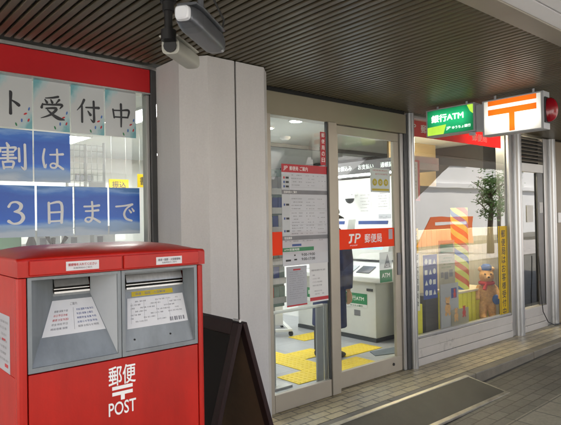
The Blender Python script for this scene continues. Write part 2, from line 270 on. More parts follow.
class MB:
    def __init__(s): s.v = []; s.f = []; s.mi = []; s.sm = []; s.cur = 0; s.smooth = False
    def add(s, vs_, fs):
        n = len(s.v); s.v += [tuple(v) for v in vs_]
        for f in fs: s.f.append(tuple(i + n for i in f)); s.mi.append(s.cur); s.sm.append(s.smooth)
        return s
    def m(s, i): s.cur = i; return s
    def box(s, x0, x1, y0, y1, z0, z1):
        return s.add([(x0, y0, z0), (x1, y0, z0), (x1, y1, z0), (x0, y1, z0), (x0, y0, z1), (x1, y0, z1), (x1, y1, z1), (x0, y1, z1)],
                     [(0, 3, 2, 1), (4, 5, 6, 7), (0, 1, 5, 4), (1, 2, 6, 5), (2, 3, 7, 6), (3, 0, 4, 7)])
    def hexa(s, b, t):      # two quads (bottom, top) of four points
        return s.add(list(b) + list(t), [(3, 2, 1, 0), (4, 5, 6, 7), (0, 1, 5, 4), (1, 2, 6, 5), (2, 3, 7, 6), (3, 0, 4, 7)])
    def prism(s, poly, a, b, axis='z'):
        n = len(poly)
        def P(p, h): return {'z': (p[0], p[1], h), 'x': (h, p[0], p[1]), 'y': (p[0], h, p[1])}[axis]
        vs_ = [P(p, a) for p in poly] + [P(p, b) for p in poly]
        return s.add(vs_, [tuple(range(n))[::-1], tuple(range(n, 2 * n))] + [(i, (i + 1) % n, n + (i + 1) % n, n + i) for i in range(n)])
    def bar(s, a, b, wd, ht=None, up=(0, 0, 1)):
        a = Vector(a); b = Vector(b); d = (b - a).normalized(); u = Vector(up)
        if abs(d.dot(u)) > .98: u = Vector((0, 1, 0))
        r = d.cross(u).normalized(); u = r.cross(d); ht = ht or wd; r *= wd / 2; u *= ht / 2
        return s.hexa([a - r - u, a + r - u, a + r + u, a - r + u], [b - r - u, b + r - u, b + r + u, b - r + u])
    def tube(s, pts, rad, n=12, caps=True):
        pts = [Vector(p) for p in pts]; k = len(pts); rad = rad if isinstance(rad, (list, tuple)) else [rad] * k
        sm = s.smooth; s.smooth = True; vs_ = []; prev = None
        for i, p in enumerate(pts):
            d = (pts[min(i + 1, k - 1)] - pts[max(i - 1, 0)]).normalized()
            if prev is None:
                u = Vector((0, 0, 1)) if abs(d.z) < .9 else Vector((1, 0, 0))
            else: u = prev
            r = d.cross(u).normalized(); u = r.cross(d); prev = u
            vs_ += [p + (r * cos(2 * pi * j / n) + u * sin(2 * pi * j / n)) * rad[i] for j in range(n)]
        s.add(vs_, [(i * n + j, i * n + (j + 1) % n, (i + 1) * n + (j + 1) % n, (i + 1) * n + j) for i in range(k - 1) for j in range(n)])
        s.smooth = False
        if caps: s.add(vs_[:n], [tuple(range(n))[::-1]]); s.add(vs_[-n:], [tuple(range(n))])
        s.smooth = sm; return s
    def ell(s, c, r, nu=16, nv=10, rot=None):
        sm = s.smooth; s.smooth = True; vs_ = []
        for i in range(nv + 1):
            t = pi * i / nv
            for j in range(nu):
                p = Vector((r[0] * sin(t) * cos(2 * pi * j / nu), r[1] * sin(t) * sin(2 * pi * j / nu), r[2] * cos(t)))
                if rot: p = rot @ p
                vs_.append(Vector(c) + p)
        s.add(vs_, [(i * nu + j, (i + 1) * nu + j, (i + 1) * nu + (j + 1) % nu, i * nu + (j + 1) % nu) for i in range(nv) for j in range(nu)])
        s.smooth = sm; return s
    def loft(s, secs, n=16):   # secs: (centre, rx vec, ry vec)
        sm = s.smooth; s.smooth = True; vs_ = []
        for c, a, b in secs:
            c, a, b = Vector(c), Vector(a), Vector(b)
            vs_ += [c + a * cos(2 * pi * j / n) + b * sin(2 * pi * j / n) for j in range(n)]
        k = len(secs)
        s.add(vs_, [(i * n + j, i * n + (j + 1) % n, (i + 1) * n + (j + 1) % n, (i + 1) * n + j) for i in range(k - 1) for j in range(n)])
        s.add(vs_[:n], [tuple(range(n))[::-1]]); s.add(vs_[-n:], [tuple(range(n))]); s.smooth = sm; return s
    # printing on a face: o lower-left corner, u right, v up (unit), n is u x v (towards the viewer)
    def quad(s, o, u, v, a0, b0, a1, b1, off=.0006):
        o, u, v = Vector(o), Vector(u), Vector(v); n = u.cross(v) * off
        return s.add([o + u * a0 + v * b0 + n, o + u * a1 + v * b0 + n, o + u * a1 + v * b1 + n, o + u * a0 + v * b1 + n], [(0, 1, 2, 3)])
    def text(s, st, o, u, v, a, b, wd, ht, off=.0011, slant=0, bold=.012):
        vs_, fs = glyphs(st)
        x0 = min(p[0] for p in vs_); x1 = max(p[0] for p in vs_); y0 = min(p[1] for p in vs_); y1 = max(p[1] for p in vs_)
        sy = ht / max(1e-6, y1 - y0); sx = wd / max(1e-6, x1 - x0) if wd else sy
        o, u, v = Vector(o), Vector(u), Vector(v); n = u.cross(v) * off
        for k, (dx, dy) in enumerate(((0, 0), (bold, 0), (-bold, 0), (0, bold), (0, -bold)) if bold else ((0, 0),)):     # struck five times, each a hair further out, for a heavier face
            s.add([o + u * (a + (p[0] + dx - x0) * sx + slant * (p[1] - y0) * sy) + v * (b + (p[1] + dy - y0) * sy) + n * (1 + .06 * k) for p in vs_], fs)
        return s
    def vtext(s, st, o, u, v, a, b_top, size, step, off=.0011):
        for i, ch in enumerate(st): s.text(ch, o, u, v, a, b_top - step * i - size, size, size, off)
        return s
    def stroke(s, pts, o, u, v, a, b, size, off=.0012):
        # brush stroke through (x, y down, width) points in a 100 box
        P = []
        k = len(pts)
        for i in range(k - 1):
            p0 = pts[max(i - 1, 0)]; p1 = pts[i]; p2 = pts[i + 1]; p3 = pts[min(i + 2, k - 1)]
            for t in [j / 5 for j in range(5)]:
                P.append(tuple(.5 * (2 * p1[q] + (p2[q] - p0[q]) * t + (2 * p0[q] - 5 * p1[q] + 4 * p2[q] - p3[q]) * t * t + (3 * p1[q] - p0[q] - 3 * p2[q] + p3[q]) * t ** 3) for q in range(3)))
        P.append(pts[-1]); rise = .00022 / len(P); o, u, v = Vector(o), Vector(u), Vector(v); n = u.cross(v) * off; vs_ = []
        for i, p in enumerate(P):
            q0 = P[max(i - 1, 0)]; q1 = P[min(i + 1, len(P) - 1)]; dx = q1[0] - q0[0]; dy = q1[1] - q0[1]; l = math.hypot(dx, dy) or 1
            nx, ny = -dy / l * p[2] / 2, dx / l * p[2] / 2
            for sg in (1, -1):
                vs_.append(o + u * (a + (p[0] + sg * nx) / 100 * size) + v * (b + (100 - p[1] - sg * ny) / 100 * size) + n + n.normalized() * rise * i)
        s.add(vs_, [(2 * i, 2 * i + 1, 2 * i + 3, 2 * i + 2) for i in range(len(P) - 1)])
        for e in (0, -1):    # rounded ends
            p = P[e]; c = [o + u * (a + (p[0] + cos(2 * pi * j / 10) * p[2] / 2) / 100 * size) + v * (b + (100 - p[1] - sin(2 * pi * j / 10) * p[2] / 2) / 100 * size) + n + n.normalized() * (-.00003 if e == 0 else .00025) for j in range(10)]
            s.add(c, [tuple(range(10))])
        return s
    def build(s, name, mats, parent=None, bevel=0, seg=2, remesh=0, rsm=0, solid=None):
        me = bpy.data.meshes.new(name); off = wloc(parent) if parent else Vector((0, 0, 0))
        if parent is None and getattr(s, 'origin', None): off = Vector(s.origin)
        me.from_pydata([tuple(Vector(v) - off) for v in s.v], [], s.f)
        for m_ in (mats if isinstance(mats, (list, tuple)) else [mats]): me.materials.append(M[m_])
        me.polygons.foreach_set('material_index', s.mi); me.polygons.foreach_set('use_smooth', s.sm); me.update()
        o = bpy.data.objects.new(name, me); COL.objects.link(o)
        if parent: o.parent = parent
        elif getattr(s, 'origin', None): o.location = off
        if remesh:
            r = o.modifiers.new('r', 'REMESH'); r.mode = 'VOXEL'; r.voxel_size = remesh; r.use_smooth_shade = True
            if rsm: k = o.modifiers.new('s', 'SMOOTH'); k.iterations = rsm; k.factor = .5
        if bevel:
            b = o.modifiers.new('b', 'BEVEL'); b.width = bevel; b.segments = seg; b.limit_method = 'ANGLE'; b.angle_limit = R(40); b.harden_normals = False
        return o
UX, UZ, UY = (1, 0, 0), (0, 0, 1), (0, -1, 0)     # print axes: u for a face towards the street, v up, u for a face towards -X
def P(mats, name, parent, fn, **k):
    mb = MB(); fn(mb); return mb.build(name, mats, parent, **k)
def solo(name, mats, label, cat, fn, group=None, kind=None, origin=None, **k):
    mb = MB(); mb.origin = origin; fn(mb); o = mb.build(name, mats, None, **k); return tag(o, label, cat, group, kind)
def copy_thing(src, loc, label, group=None):
    c = src.copy(); COL.objects.link(c); c.location = loc; c['label'] = label
    if group: c['group'] = group
    for ch in src.children:
        d = ch.copy(); COL.objects.link(d); d.parent = c
    return c
def gz(x): return -.10 + .022 * (max(-3, min(9.2, x)) - 4.7)    # the pavement climbs gently to the right
CZ, FY = 2.525, 3.31
WORDS = ['平日', '土曜日', '休日', '午前', '午後', '取集', '時刻', '郵便', '貯金', '保険', '窓口', '時間', '手紙', 'はがき', '速達', '国際', '大型', '9:00', '17:00', 'ご案内', 'お知らせ', 'ください', 'その他']
def wwidth(st):
    vs_, _ = glyphs(st); ys = [p[1] for p in vs_]; xs = [p[0] for p in vs_]
    return (max(xs) - min(xs)) / (max(ys) - min(ys))
def lines(mb, o, u, v, a0, a1, b1, b0, n, mi, rnd, hh=.006, dens=.8):
    for k in range(n):
        b = b1 - (b1 - b0) * k / max(1, n - 1); a = a0; mb.m(mi)
        while a < a1 - .01:
            st = rnd.choice(WORDS); d = wwidth(st) * hh * 1.55
            if a + d > a1: break
            if rnd.random() < dens: mb.text(st, o, u, v, a, b, None, hh * 1.55, .0012, 0, 0)
            a += d + rnd.uniform(.002, .006)

# ================================================================== GROUND
def f(mb):
    xs = [-60, -3, 9.2, 90]
    def strip(y0, y1, mi):
        mb.m(mi)
        for a, b in zip(xs, xs[1:]):
            mb.hexa([(a, y0, gz(a) - .3), (b, y0, gz(b) - .3), (b, y1, gz(b) - .3), (a, y1, gz(a) - .3)], [(a, y0, gz(a)), (b, y0, gz(b)), (b, y1, gz(b)), (a, y1, gz(a))])
    strip(2.12, 2.79, 0); strip(-3.0, 2.12, 1)
solo('pavement', ['pave', 'pavel'], None, None, f, kind='structure')
solo('street_kerb', 'kerb', None, None, lambda mb: [mb.hexa([(a, -3.16, -.7), (b, -3.16, -.7), (b, -3.0, -.7), (a, -3.0, -.7)], [(a, -3.16, gz(a) + .01), (b, -3.16, gz(b) + .01), (b, -3.0, gz(b) + .01), (a, -3.0, gz(a) + .01)]) for a, b in ((-60, -3), (-3, 9.2), (9.2, 90))], kind='structure')
def f(mb):
    for a, b in ((-60, -3), (-3, 9.2), (9.2, 90)):
        mb.m(0); mb.hexa([(a, -10, gz(a) - .5), (b, -10, gz(b) - .5), (b, -3.16, gz(b) - .5), (a, -3.16, gz(a) - .5)], [(a, -10, gz(a) - .14), (b, -10, gz(b) - .14), (b, -3.16, gz(b) - .14), (a, -3.16, gz(a) - .14)])
    mb.m(1)
    for i in range(-6, 14): mb.hexa([(i * 5, -6.6, gz(i * 5) - .15), (i * 5 + 2.5, -6.6, gz(i * 5 + 2.5) - .15), (i * 5 + 2.5, -6.45, gz(i * 5 + 2.5) - .15), (i * 5, -6.45, gz(i * 5) - .15)], [(i * 5, -6.6, gz(i * 5) - .13), (i * 5 + 2.5, -6.6, gz(i * 5 + 2.5) - .13), (i * 5 + 2.5, -6.45, gz(i * 5 + 2.5) - .13), (i * 5, -6.45, gz(i * 5) - .13)])
solo('road', ['asphalt', 'white'], None, None, f, kind='structure')
solo('far_pavement', ['pavel', 'kerb'], None, None, lambda mb: mb.box(-60, 90, -14, -10, -.6, .05), kind='structure')
solo('ground', 'earth', None, None, lambda mb: mb.box(-300, 300, -300, 300, -1.2, -.75), kind='structure')
solo('entrance_platform', 'platform', None, None, lambda mb: mb.box(-12, 20, 2.892, 3.40, -.5, 0), kind='structure', bevel=.004)
def f(mb):
    x = -12
    while x < 19.9:
        b = x + 1.2 - .006
        mb.box(x, b, 2.785, 2.888, -.5, .003); x += 1.2
solo('kerb', 'kerb', None, None, f, kind='structure', bevel=.008)
solo('interior_floor', 'ifloor', None, None, lambda mb: mb.box(-.3, 14, 3.402, 10.5, -.4, .012), kind='structure')

# ramp plate laid from the kerb to the pavement
t = thing('ramp_plate', (3.5, 2.6, gz(3.5)), 'dark steel ramp plate with shiny edges sloping from the kerb to the pavement', 'ramp')
za, zb = .012, gz(3.6) + .022
def sl_(x0, x1, y0, y1, h0, h1, mb):   # slab on the slope between y0 (low) and y1 (high)
    zf = lambda y: zb + (za - zb) * (y - 2.445) / (2.80 - 2.445)
    X = lambda x, y: x + (.14 if x > 4 else 0) * (2.80 - y) / .355
    q = [(X(x0, y0), y0, zf(y0)), (X(x1, y0), y0, zf(y0)), (X(x1, y1), y1, zf(y1)), (X(x0, y1), y1, zf(y1))]
    mb.hexa([(a, b, c + h0) for a, b, c in q], [(a, b, c + h1) for a, b, c in q])
P('plate', 'sheet', t, lambda mb: [sl_(2.3, 4.632, 2.475, 2.775, -.012, 0, mb)])
P('trim', 'edge_trim', t, lambda mb: [sl_(2.3, 4.65, 2.445, 2.477, -.014, .006, mb)], bevel=.003)
P('trim', 'edge_trim', t, lambda mb: [sl_(2.3, 4.65, 2.773, 2.80, -.012, .006, mb)], bevel=.003)
P('trim', 'side_trim', t, lambda mb: [sl_(4.633, 4.65, 2.478, 2.772, -.012, .002, mb)])

# ================================================================== CANOPY
t = thing('canopy', (3, 2.4, CZ), 'dark bronze slatted canopy ceiling over the entrance with a pale outer soffit', 'canopy')
def f(mb):
    x = -2.2; i = 0
    while x < 16:
        mb.prism([(x, CZ + .006), (x + .0012, CZ + .0024), (x + .0045, CZ), (x + .0315, CZ), (x + .0348, CZ + .0024), (x + .036, CZ + .006), (x + .036, CZ + .014), (x, CZ + .014)], 1.425, 3.255, 'y'); x += .0512
P('slat', 'slats', t, f)
P('slatback', 'backing', t, lambda mb: mb.box(-2.2, 16, 1.42, 3.40, CZ + .016, CZ + .05))
P('beam', 'edge_beam', t, lambda mb: mb.box(-2.2, 16, 1.292, 1.418, CZ - .006, CZ + .18), bevel=.004)
P(['soffit', 'dark'], 'soffit', t, lambda mb: (mb.box(-2.2, 16, 1.196, 1.29, CZ + .002, CZ + .15), mb.box(-2.2, 16, .45, 1.183, CZ + .002, CZ + .15), mb.m(1), mb.box(-2.2, 16, .45, 1.29, CZ + .151, CZ + .17)))
t = thing('post_office_building', (2, 8, 0), 'concrete building of the post office above and behind the canopy', 'building')
P('concrete', 'upper_storey', t, lambda mb: (mb.box(-2.2, 16, .43, 3.41, CZ + .2, 3.6), mb.box(-.7, 16, 3.412, 11, CZ + .2, 3.6)), bevel=.02)
P('concrete', 'wall', t, lambda mb: (mb.box(-.7, 16, 10.5, 11, -.5, CZ + .2), mb.box(-.7, -.3, 3.4, 10.5, -.5, CZ + .2), mb.box(14, 16, 3.4, 10.5, -.5, CZ + .2)))
P('tan', 'tan_panel', t, lambda mb: [mb.box(7.802 + .9 * i, 8.695 + .9 * i, 3.30, 3.36, .002, CZ - .02) for i in range(8)], bevel=.004)
P('concrete', 'wall_below_window', t, lambda mb: mb.box(-.7, 1.762, 3.315, 3.40, -.4, .80))
solo('interior_ceiling', 'iceil', None, None, lambda mb: mb.box(-.3, 14, 3.41, 10.5, 2.60, 2.68), kind='structure')
solo('interior_back_wall', 'iwall', None, None, lambda mb: mb.box(-.3, 14, 9.2, 9.3, .012, 2.60), kind='structure')
solo('interior_side_wall', 'iwall', None, None, lambda mb: (mb.box(-.298, -.2, 3.41, 9.2, .012, 2.6), mb.box(11, 11.1, 3.41, 9.2, .012, 2.6)), kind='structure')
solo('partition_wall', 'cream', 'low cream boarded partition closing the back of the right display window', 'partition',
     lambda mb: [mb.box(5.40 + .11 * i, 5.508 + .11 * i, 4.02, 4.06, .012, 1.33) for i in range(21)], bevel=.003)
solo('hanging_partition', 'tan', 'tan panel hanging behind the top left of the display window', 'partition', lambda mb: mb.box(6.25, 7.4, 4.90, 4.93, 1.96, 2.598), origin=(6.8, 4.9, 2.598))
solo('dark_backing_wall', 'shadowbox', 'added black wall darkening the interior behind the far glazed door', 'partition', lambda mb: (mb.box(7.74, 12, 4.3, 4.36, .012, 2.59), mb.box(7.74, 7.80, 4.362, 9, .012, 2.59)))  # black wall added so the bay looks like an unlit interior

# ================================================================== COLUMN
t = thing('column', (2.1, 3.1, -.1), 'octagonal entrance column clad in pale grey panels beside the red mailbox', 'column')
gx = 2.097
P('clad', 'cladding', t, lambda mb: mb.prism([(1.767, 3.308), (1.767, 3.01), (1.885, 2.865), (gx - .006, 2.865), (gx - .006, 3.308)], -.25, CZ - .004), bevel=.003)
P('clad', 'cladding', t, lambda mb: mb.prism([(gx + .006, 3.308), (gx + .006, 2.865), (2.335, 2.865), (2.435, 2.962), (2.435, 3.308)], -.25, CZ - .004), bevel=.003)
P('clad_dark', 'joint', t, lambda mb: mb.box(gx - .0055, gx + .0055, 2.875, 3.30, -.25, CZ - .006))

# ================================================================== LEFT WINDOW
t = thing('shop_window', (0, 3.33, .8), 'left shop window under a red fascia, behind the red mailbox', 'window')
P('fascia', 'fascia', t, lambda mb: mb.box(-.6, 1.722, 3.305, 3.39, 2.345, 2.497), bevel=.003)
P('alu', 'fascia_trim', t, lambda mb: (mb.box(-.6, 1.764, 3.296, 3.39, 2.499, 2.518), mb.box(-.6, 1.722, 3.30, 3.39, 2.334, 2.343)))
P('alud', 'frame', t, lambda mb: (mb.box(1.724, 1.765, 3.30, 3.39, .802, 2.497),), bevel=.003)
P('alu', 'frame', t, lambda mb: (mb.box(1.700, 1.722, 3.318, 3.38, .865, 2.332), mb.box(-.6, 1.722, 3.30, 3.42, .802, .862)), bevel=.002)
P('glass', 'pane', t, lambda mb: mb.box(-.6, 1.70, 3.345, 3.351, .862, 2.334))

# posters in the left window: each A4 sheet a thing, brush lettering
K = {
 'ト': [[(40, 8, 5), (43, 14, 9), (42, 50, 7), (42, 90, 9)], [(45, 40, 4), (58, 47, 7), (70, 56, 10), (70, 59, 6)]],
 '受': [[(74, 6, 7), (54, 12, 6), (26, 17, 3)], [(24, 23, 4), (31, 33, 8)], [(46, 21, 4), (51, 31, 8)], [(78, 18, 7), (66, 33, 3)],
       [(15, 40, 4), (11, 55, 8)], [(15, 43, 5), (50, 40, 6), (88, 37, 8), (80, 52, 3)], [(28, 57, 5), (66, 53, 8), (52, 74, 7), (30, 87, 5), (8, 96, 2)], [(33, 62, 4), (52, 79, 8), (74, 91, 11), (96, 95, 4)]],
 '付': [[(35, 5, 8), (24, 28, 6), (6, 50, 2)], [(26, 30, 6), (26, 60, 7), (26, 95, 7)], [(42, 35, 5), (66, 33, 6), (95, 31, 9)], [(74, 7, 7), (75, 50, 7), (74, 90, 8), (61, 81, 2)], [(50, 49, 4), (60, 63, 9)]],
 '中': [[(15, 29, 6), (20, 63, 6)], [(17, 33, 5), (50, 30, 5), (85, 27, 8), (80, 58, 5)], [(20, 60, 5), (80, 57, 6)], [(50, 4, 8), (51, 50, 7), (50, 99, 5)]],
 '割': [[(28, 3, 5), (33, 13, 9)], [(8, 21, 4), (5, 34, 8)], [(8, 22, 5), (32, 20, 5), (58, 18, 7), (52, 31, 3)], [(14, 36, 5), (49, 33, 6)], [(14, 47, 5), (49, 44, 6)], [(4, 59, 5), (58, 55, 7)], [(31, 26, 6), (31, 66, 6)],
       [(14, 70, 5), (18, 94, 6)], [(15, 72, 5), (49, 69, 7), (45, 92, 5)], [(18, 90, 5), (45, 88, 5)], [(68, 20, 6), (69, 66, 7)], [(88, 5, 7), (89, 50, 7), (88, 93, 8), (75, 85, 2)]],
 'は': [[(18, 12, 6), (12, 50, 7), (19, 88, 7), (25, 74, 3)], [(40, 34, 5), (66, 32, 6), (92, 29, 8)], [(68, 10, 6), (69, 40, 7), (68, 72, 8), (60, 87, 6), (44, 86, 6), (42, 74, 5), (58, 70, 6), (92, 91, 8)]],
 '3': [[(24, 26, 8), (34, 11, 6), (54, 8, 7), (70, 20, 11), (64, 38, 9), (44, 46, 4)], [(44, 46, 4), (68, 52, 9), (78, 70, 11), (66, 89, 9), (42, 94, 6), (24, 84, 10)]],
 '日': [[(24, 10, 8), (25, 92, 9)], [(26, 14, 5), (74, 11, 9), (75, 92, 9)], [(28, 50, 6), (72, 48, 6)], [(28, 87, 6), (72, 85, 6)]],
 'ま': [[(18, 25, 6), (50, 24, 6), (84, 20, 8)], [(24, 45, 6), (50, 44, 6), (80, 41, 8)], [(52, 5, 7), (54, 40, 7), (52, 76, 8), (38, 92, 6), (22, 85, 7), (30, 73, 5), (56, 76, 7), (86, 93, 8)]],
 'で': [[(8, 25, 6), (50, 21, 6), (86, 15, 8)], [(84, 17, 5), (58, 34, 6), (46, 58, 8), (56, 80, 8), (82, 89, 7)], [(70, 40, 4), (79, 51, 8)], [(84, 33, 4), (92, 45, 8)]],
}
ordn = ['first', 'second', 'third', 'fourth']
def poster(x0, z0, ch, kind, label, h=.296):
    mb = MB(); mb.origin = (x0 + .104, 3.344, z0)
    w_ = .207
    mb.m(0); mb.box(x0, x0 + w_, 3.3425, 3.3445, z0, z0 + h)
    mb.m(1)
    o = (x0, 3.3425, z0); sz = .152 if kind == 'teal' else .142
    if ch == '割': sz = .158
    for k_, st in enumerate(K[ch]): mb.stroke([(p[0], p[1], p[2] * 1.3) for p in st], o, UX, UZ, (w_ - sz) / 2, (h - sz) / 2 - .008, sz, .0008 + .00032 * k_)
    mb.m(2)
    if kind == 'teal':     # small coloured leaf marks in the corner
        for (a, b, r, mi) in ((.15, .045, .5, 2), (.17, .085, -.5, 3), (.187, .05, .2, 3), (.12, .02, .9, 4), (.19, .115, .3, 2)):
            mb.m(mi); q = [(.011 * cos(tt) , .005 * sin(tt)) for tt in [2 * pi * i / 10 for i in range(10)]]
            mb.add([(x0 + a + p[0] * cos(r + 1) - p[1] * sin(r + 1), 3.3415, z0 + b + p[0] * sin(r + 1) + p[1] * cos(r + 1)) for p in q], [tuple(range(10))])
        return tag(mb.build('poster', ['teal', 'brush', 'stripeb', 'inkred', 'green'], None), label, 'poster', 'lettered sheets in the left window')
    return tag(mb.build('poster', ['wave', 'bluetext', 'wave', 'wave', 'wave'], None), label, 'poster', 'lettered sheets in the left window')
for i, ch in enumerate('ト受付中'):
    poster(.783 + .2155 * i, 2.043, ch, 'teal', f'pale teal A4 sheet in the top row with the black brush character {ch}')
for i, ch in enumerate('割は'):
    poster(.783 + .2155 * i, 1.738, ch, 'wave', f'dark blue wave-pattern sheet in the middle row with the pale character {ch}')
for i, ch in enumerate('3日まで'):
    p_ = poster(.792 + .2185 * i, 1.42, ch, 'wave', f'dark blue wave-pattern sheet in the bottom row with the pale character {ch}')

# ================================================================== MAIL BOX
g0 = gz(.75)
t = thing('mail_box', (.75, 1.87, g0), 'red street mailbox with two grey slots standing in front of the left window', 'mailbox')
X0, X1, YF, YB = .443, 1.057, 1.65, 2.10
def f(mb):
    mb.box(X0, X1, YF + .03, YB, g0 + .08, 1.06)
    mb.prism([(X0 + .012, YF), (X0 + .0245, YF), (X0 + .0245, YF + .0295), (X0, YF + .0295), (X0, YF + .012), (X0 + .004, YF + .004)], g0 + .08, 1.344)
    mb.prism([(X1 - .0245, YF), (X1 - .012, YF), (X1 - .004, YF + .004), (X1, YF + .012), (X1, YF + .0295), (X1 - .0245, YF + .0295)], g0 + .08, 1.344)
    mb.box(X0, X0 + .02, YF + .03, YB, 1.061, 1.344); mb.box(X1 - .02, X1, YF + .03, YB, 1.061, 1.344); mb.box(X0 + .021, X1 - .021, YB - .02, YB, 1.061, 1.344)
P('red', 'body', t, f, bevel=.002)
P('dark', 'plinth', t, lambda mb: mb.box(X0 + .02, X1 - .02, YF + .03, YB - .02, g0 - .01, g0 + .08))
d_ = P('red', 'door', t, lambda mb: mb.box(.471, 1.029, YF + .001, YF + .026, g0 + .10, 1.0685), bevel=.003)
# emblem lettering of the door
def f(mb):
    o = (.471, YF + .001, 0)
    mb.text('郵便', o, UX, UZ, .705 - .471, .988, .089, .060)
    mb.quad(o, UX, UZ, .716 - .471, .974, .784 - .471, .985); mb.quad(o, UX, UZ, .716 - .471, .956, .784 - .471, .967); mb.quad(o, UX, UZ, .744 - .471, .940, .757 - .471, .956)
    mb.text('POST', o, UX, UZ, .704 - .471, .896, .090, .040)
P('wtext', 'lettering', t, f)
# domed hood
def f(mb):
    nx, ny = 28, 16; mb.smooth = True; HX0, HX1, HY0, HY1 = .449, 1.048, 1.6475, 2.10
    rows = []
    for j in range(ny + 1):
        for i in range(nx + 1):
            u = -1 + 2 * i / nx; v = -1 + 2 * j / ny
            z = 1.400 + .024 * (1 - abs(u) ** 6) * (1 - abs(v) ** 3.5) + .003 * (1 - u * u)
            rows.append(((HX0 + HX1) / 2 + u * (HX1 - HX0) / 2, (HY0 + HY1) / 2 + v * (HY1 - HY0) / 2, z))
    mb.add(rows, [(j * (nx + 1) + i, j * (nx + 1) + i + 1, (j + 1) * (nx + 1) + i + 1, (j + 1) * (nx + 1) + i) for j in range(ny) for i in range(nx)])
    edge = [j for j in range(nx + 1)] + [(j + 1) * (nx + 1) + nx for j in range(ny)] + [ny * (nx + 1) + i for i in range(nx - 1, -1, -1)] + [j * (nx + 1) for j in range(ny - 1, 0, -1)]
    n = len(edge); cx, cy = (HX0 + HX1) / 2, (HY0 + HY1) / 2
    def ring(g, dz, z=None): return [(cx + (rows[i][0] - cx) * (1 + g / (HX1 - cx)), cy + (rows[i][1] - cy) * (1 + g / (HY1 - cy)), rows[i][2] + dz if z is None else z) for i in edge]
    vs_ = ring(0, 0) + ring(.0035, -.0015) + ring(.006, -.005) + ring(.007, -.010); 
    mb.add(vs_, [(r_ * n + i, (r_ + 1) * n + i, (r_ + 1) * n + (i + 1) % n, r_ * n + (i + 1) % n) for r_ in range(3) for i in range(n)]); mb.smooth = False
    vs_ = ring(.007, -.010) + ring(.007, 0, 1.347)
    mb.add(vs_, [(i, n + i, n + (i + 1) % n, (i + 1) % n) for i in range(n)] + [tuple(range(n, 2 * n))])
o = P('red', 'hood', t, f)
o.modifiers.new('w', 'WELD').merge_threshold = .0004
for a, c in ((.472, .7475), (.7525, 1.029)):
    P('red', 'hood_flap', t, lambda mb: mb.box(a, c, 1.634, 1.6405, 1.350, 1.394), bevel=.004)
def sticker(x0, x1, z0, z1, y, cols):
    def f(mb):
        mb.m(0); mb.quad((x0, y, z0), UX, UZ, 0, 0, x1 - x0, z1 - z0, .0008)
        o = (x0, y, z0); w_, h = x1 - x0, z1 - z0; mb.m(1)
        mb.m(1 if cols == 'r' else 2); mb.text('郵便物を入れてください' if cols == 'r' else '速達・国際・大型郵便物', o, UX, UZ, .07 * w_, h * .48, .86 * w_, h * .32, .0014, 0, .01)
        mb.m(2); mb.text('取集時刻のご案内', o, UX, UZ, .22 * w_, h * .15, .56 * w_, h * .22, .0014, 0, 0)
    return P(['paper', 'inkred', 'inkgrey'], 'sticker', t, f)
sticker(.573, .672, 1.358, 1.385, 1.634, 'r'); sticker(.864, .960, 1.356, 1.381, 1.634, 'g')
# left-hand side sticker of the box
def f(mb):
    o = (X0, 1.96, 1.062); mb.m(0); mb.quad(o, UY, UZ, 0, 0, .235, .168, .0008); mb.m(1)
    lines(mb, o, UY, UZ, .02, .22, .142, .03, 7, 1, random.Random(3), .005, .95)
    mb.m(2); mb.quad(o, UY, UZ, .18, .014, .215, .024, .0012); mb.quad(o, UY, UZ, .15, .09, .19, .096, .0012)
P(['paperg', 'inkgrey', 'inkred'], 'sticker', t, f)
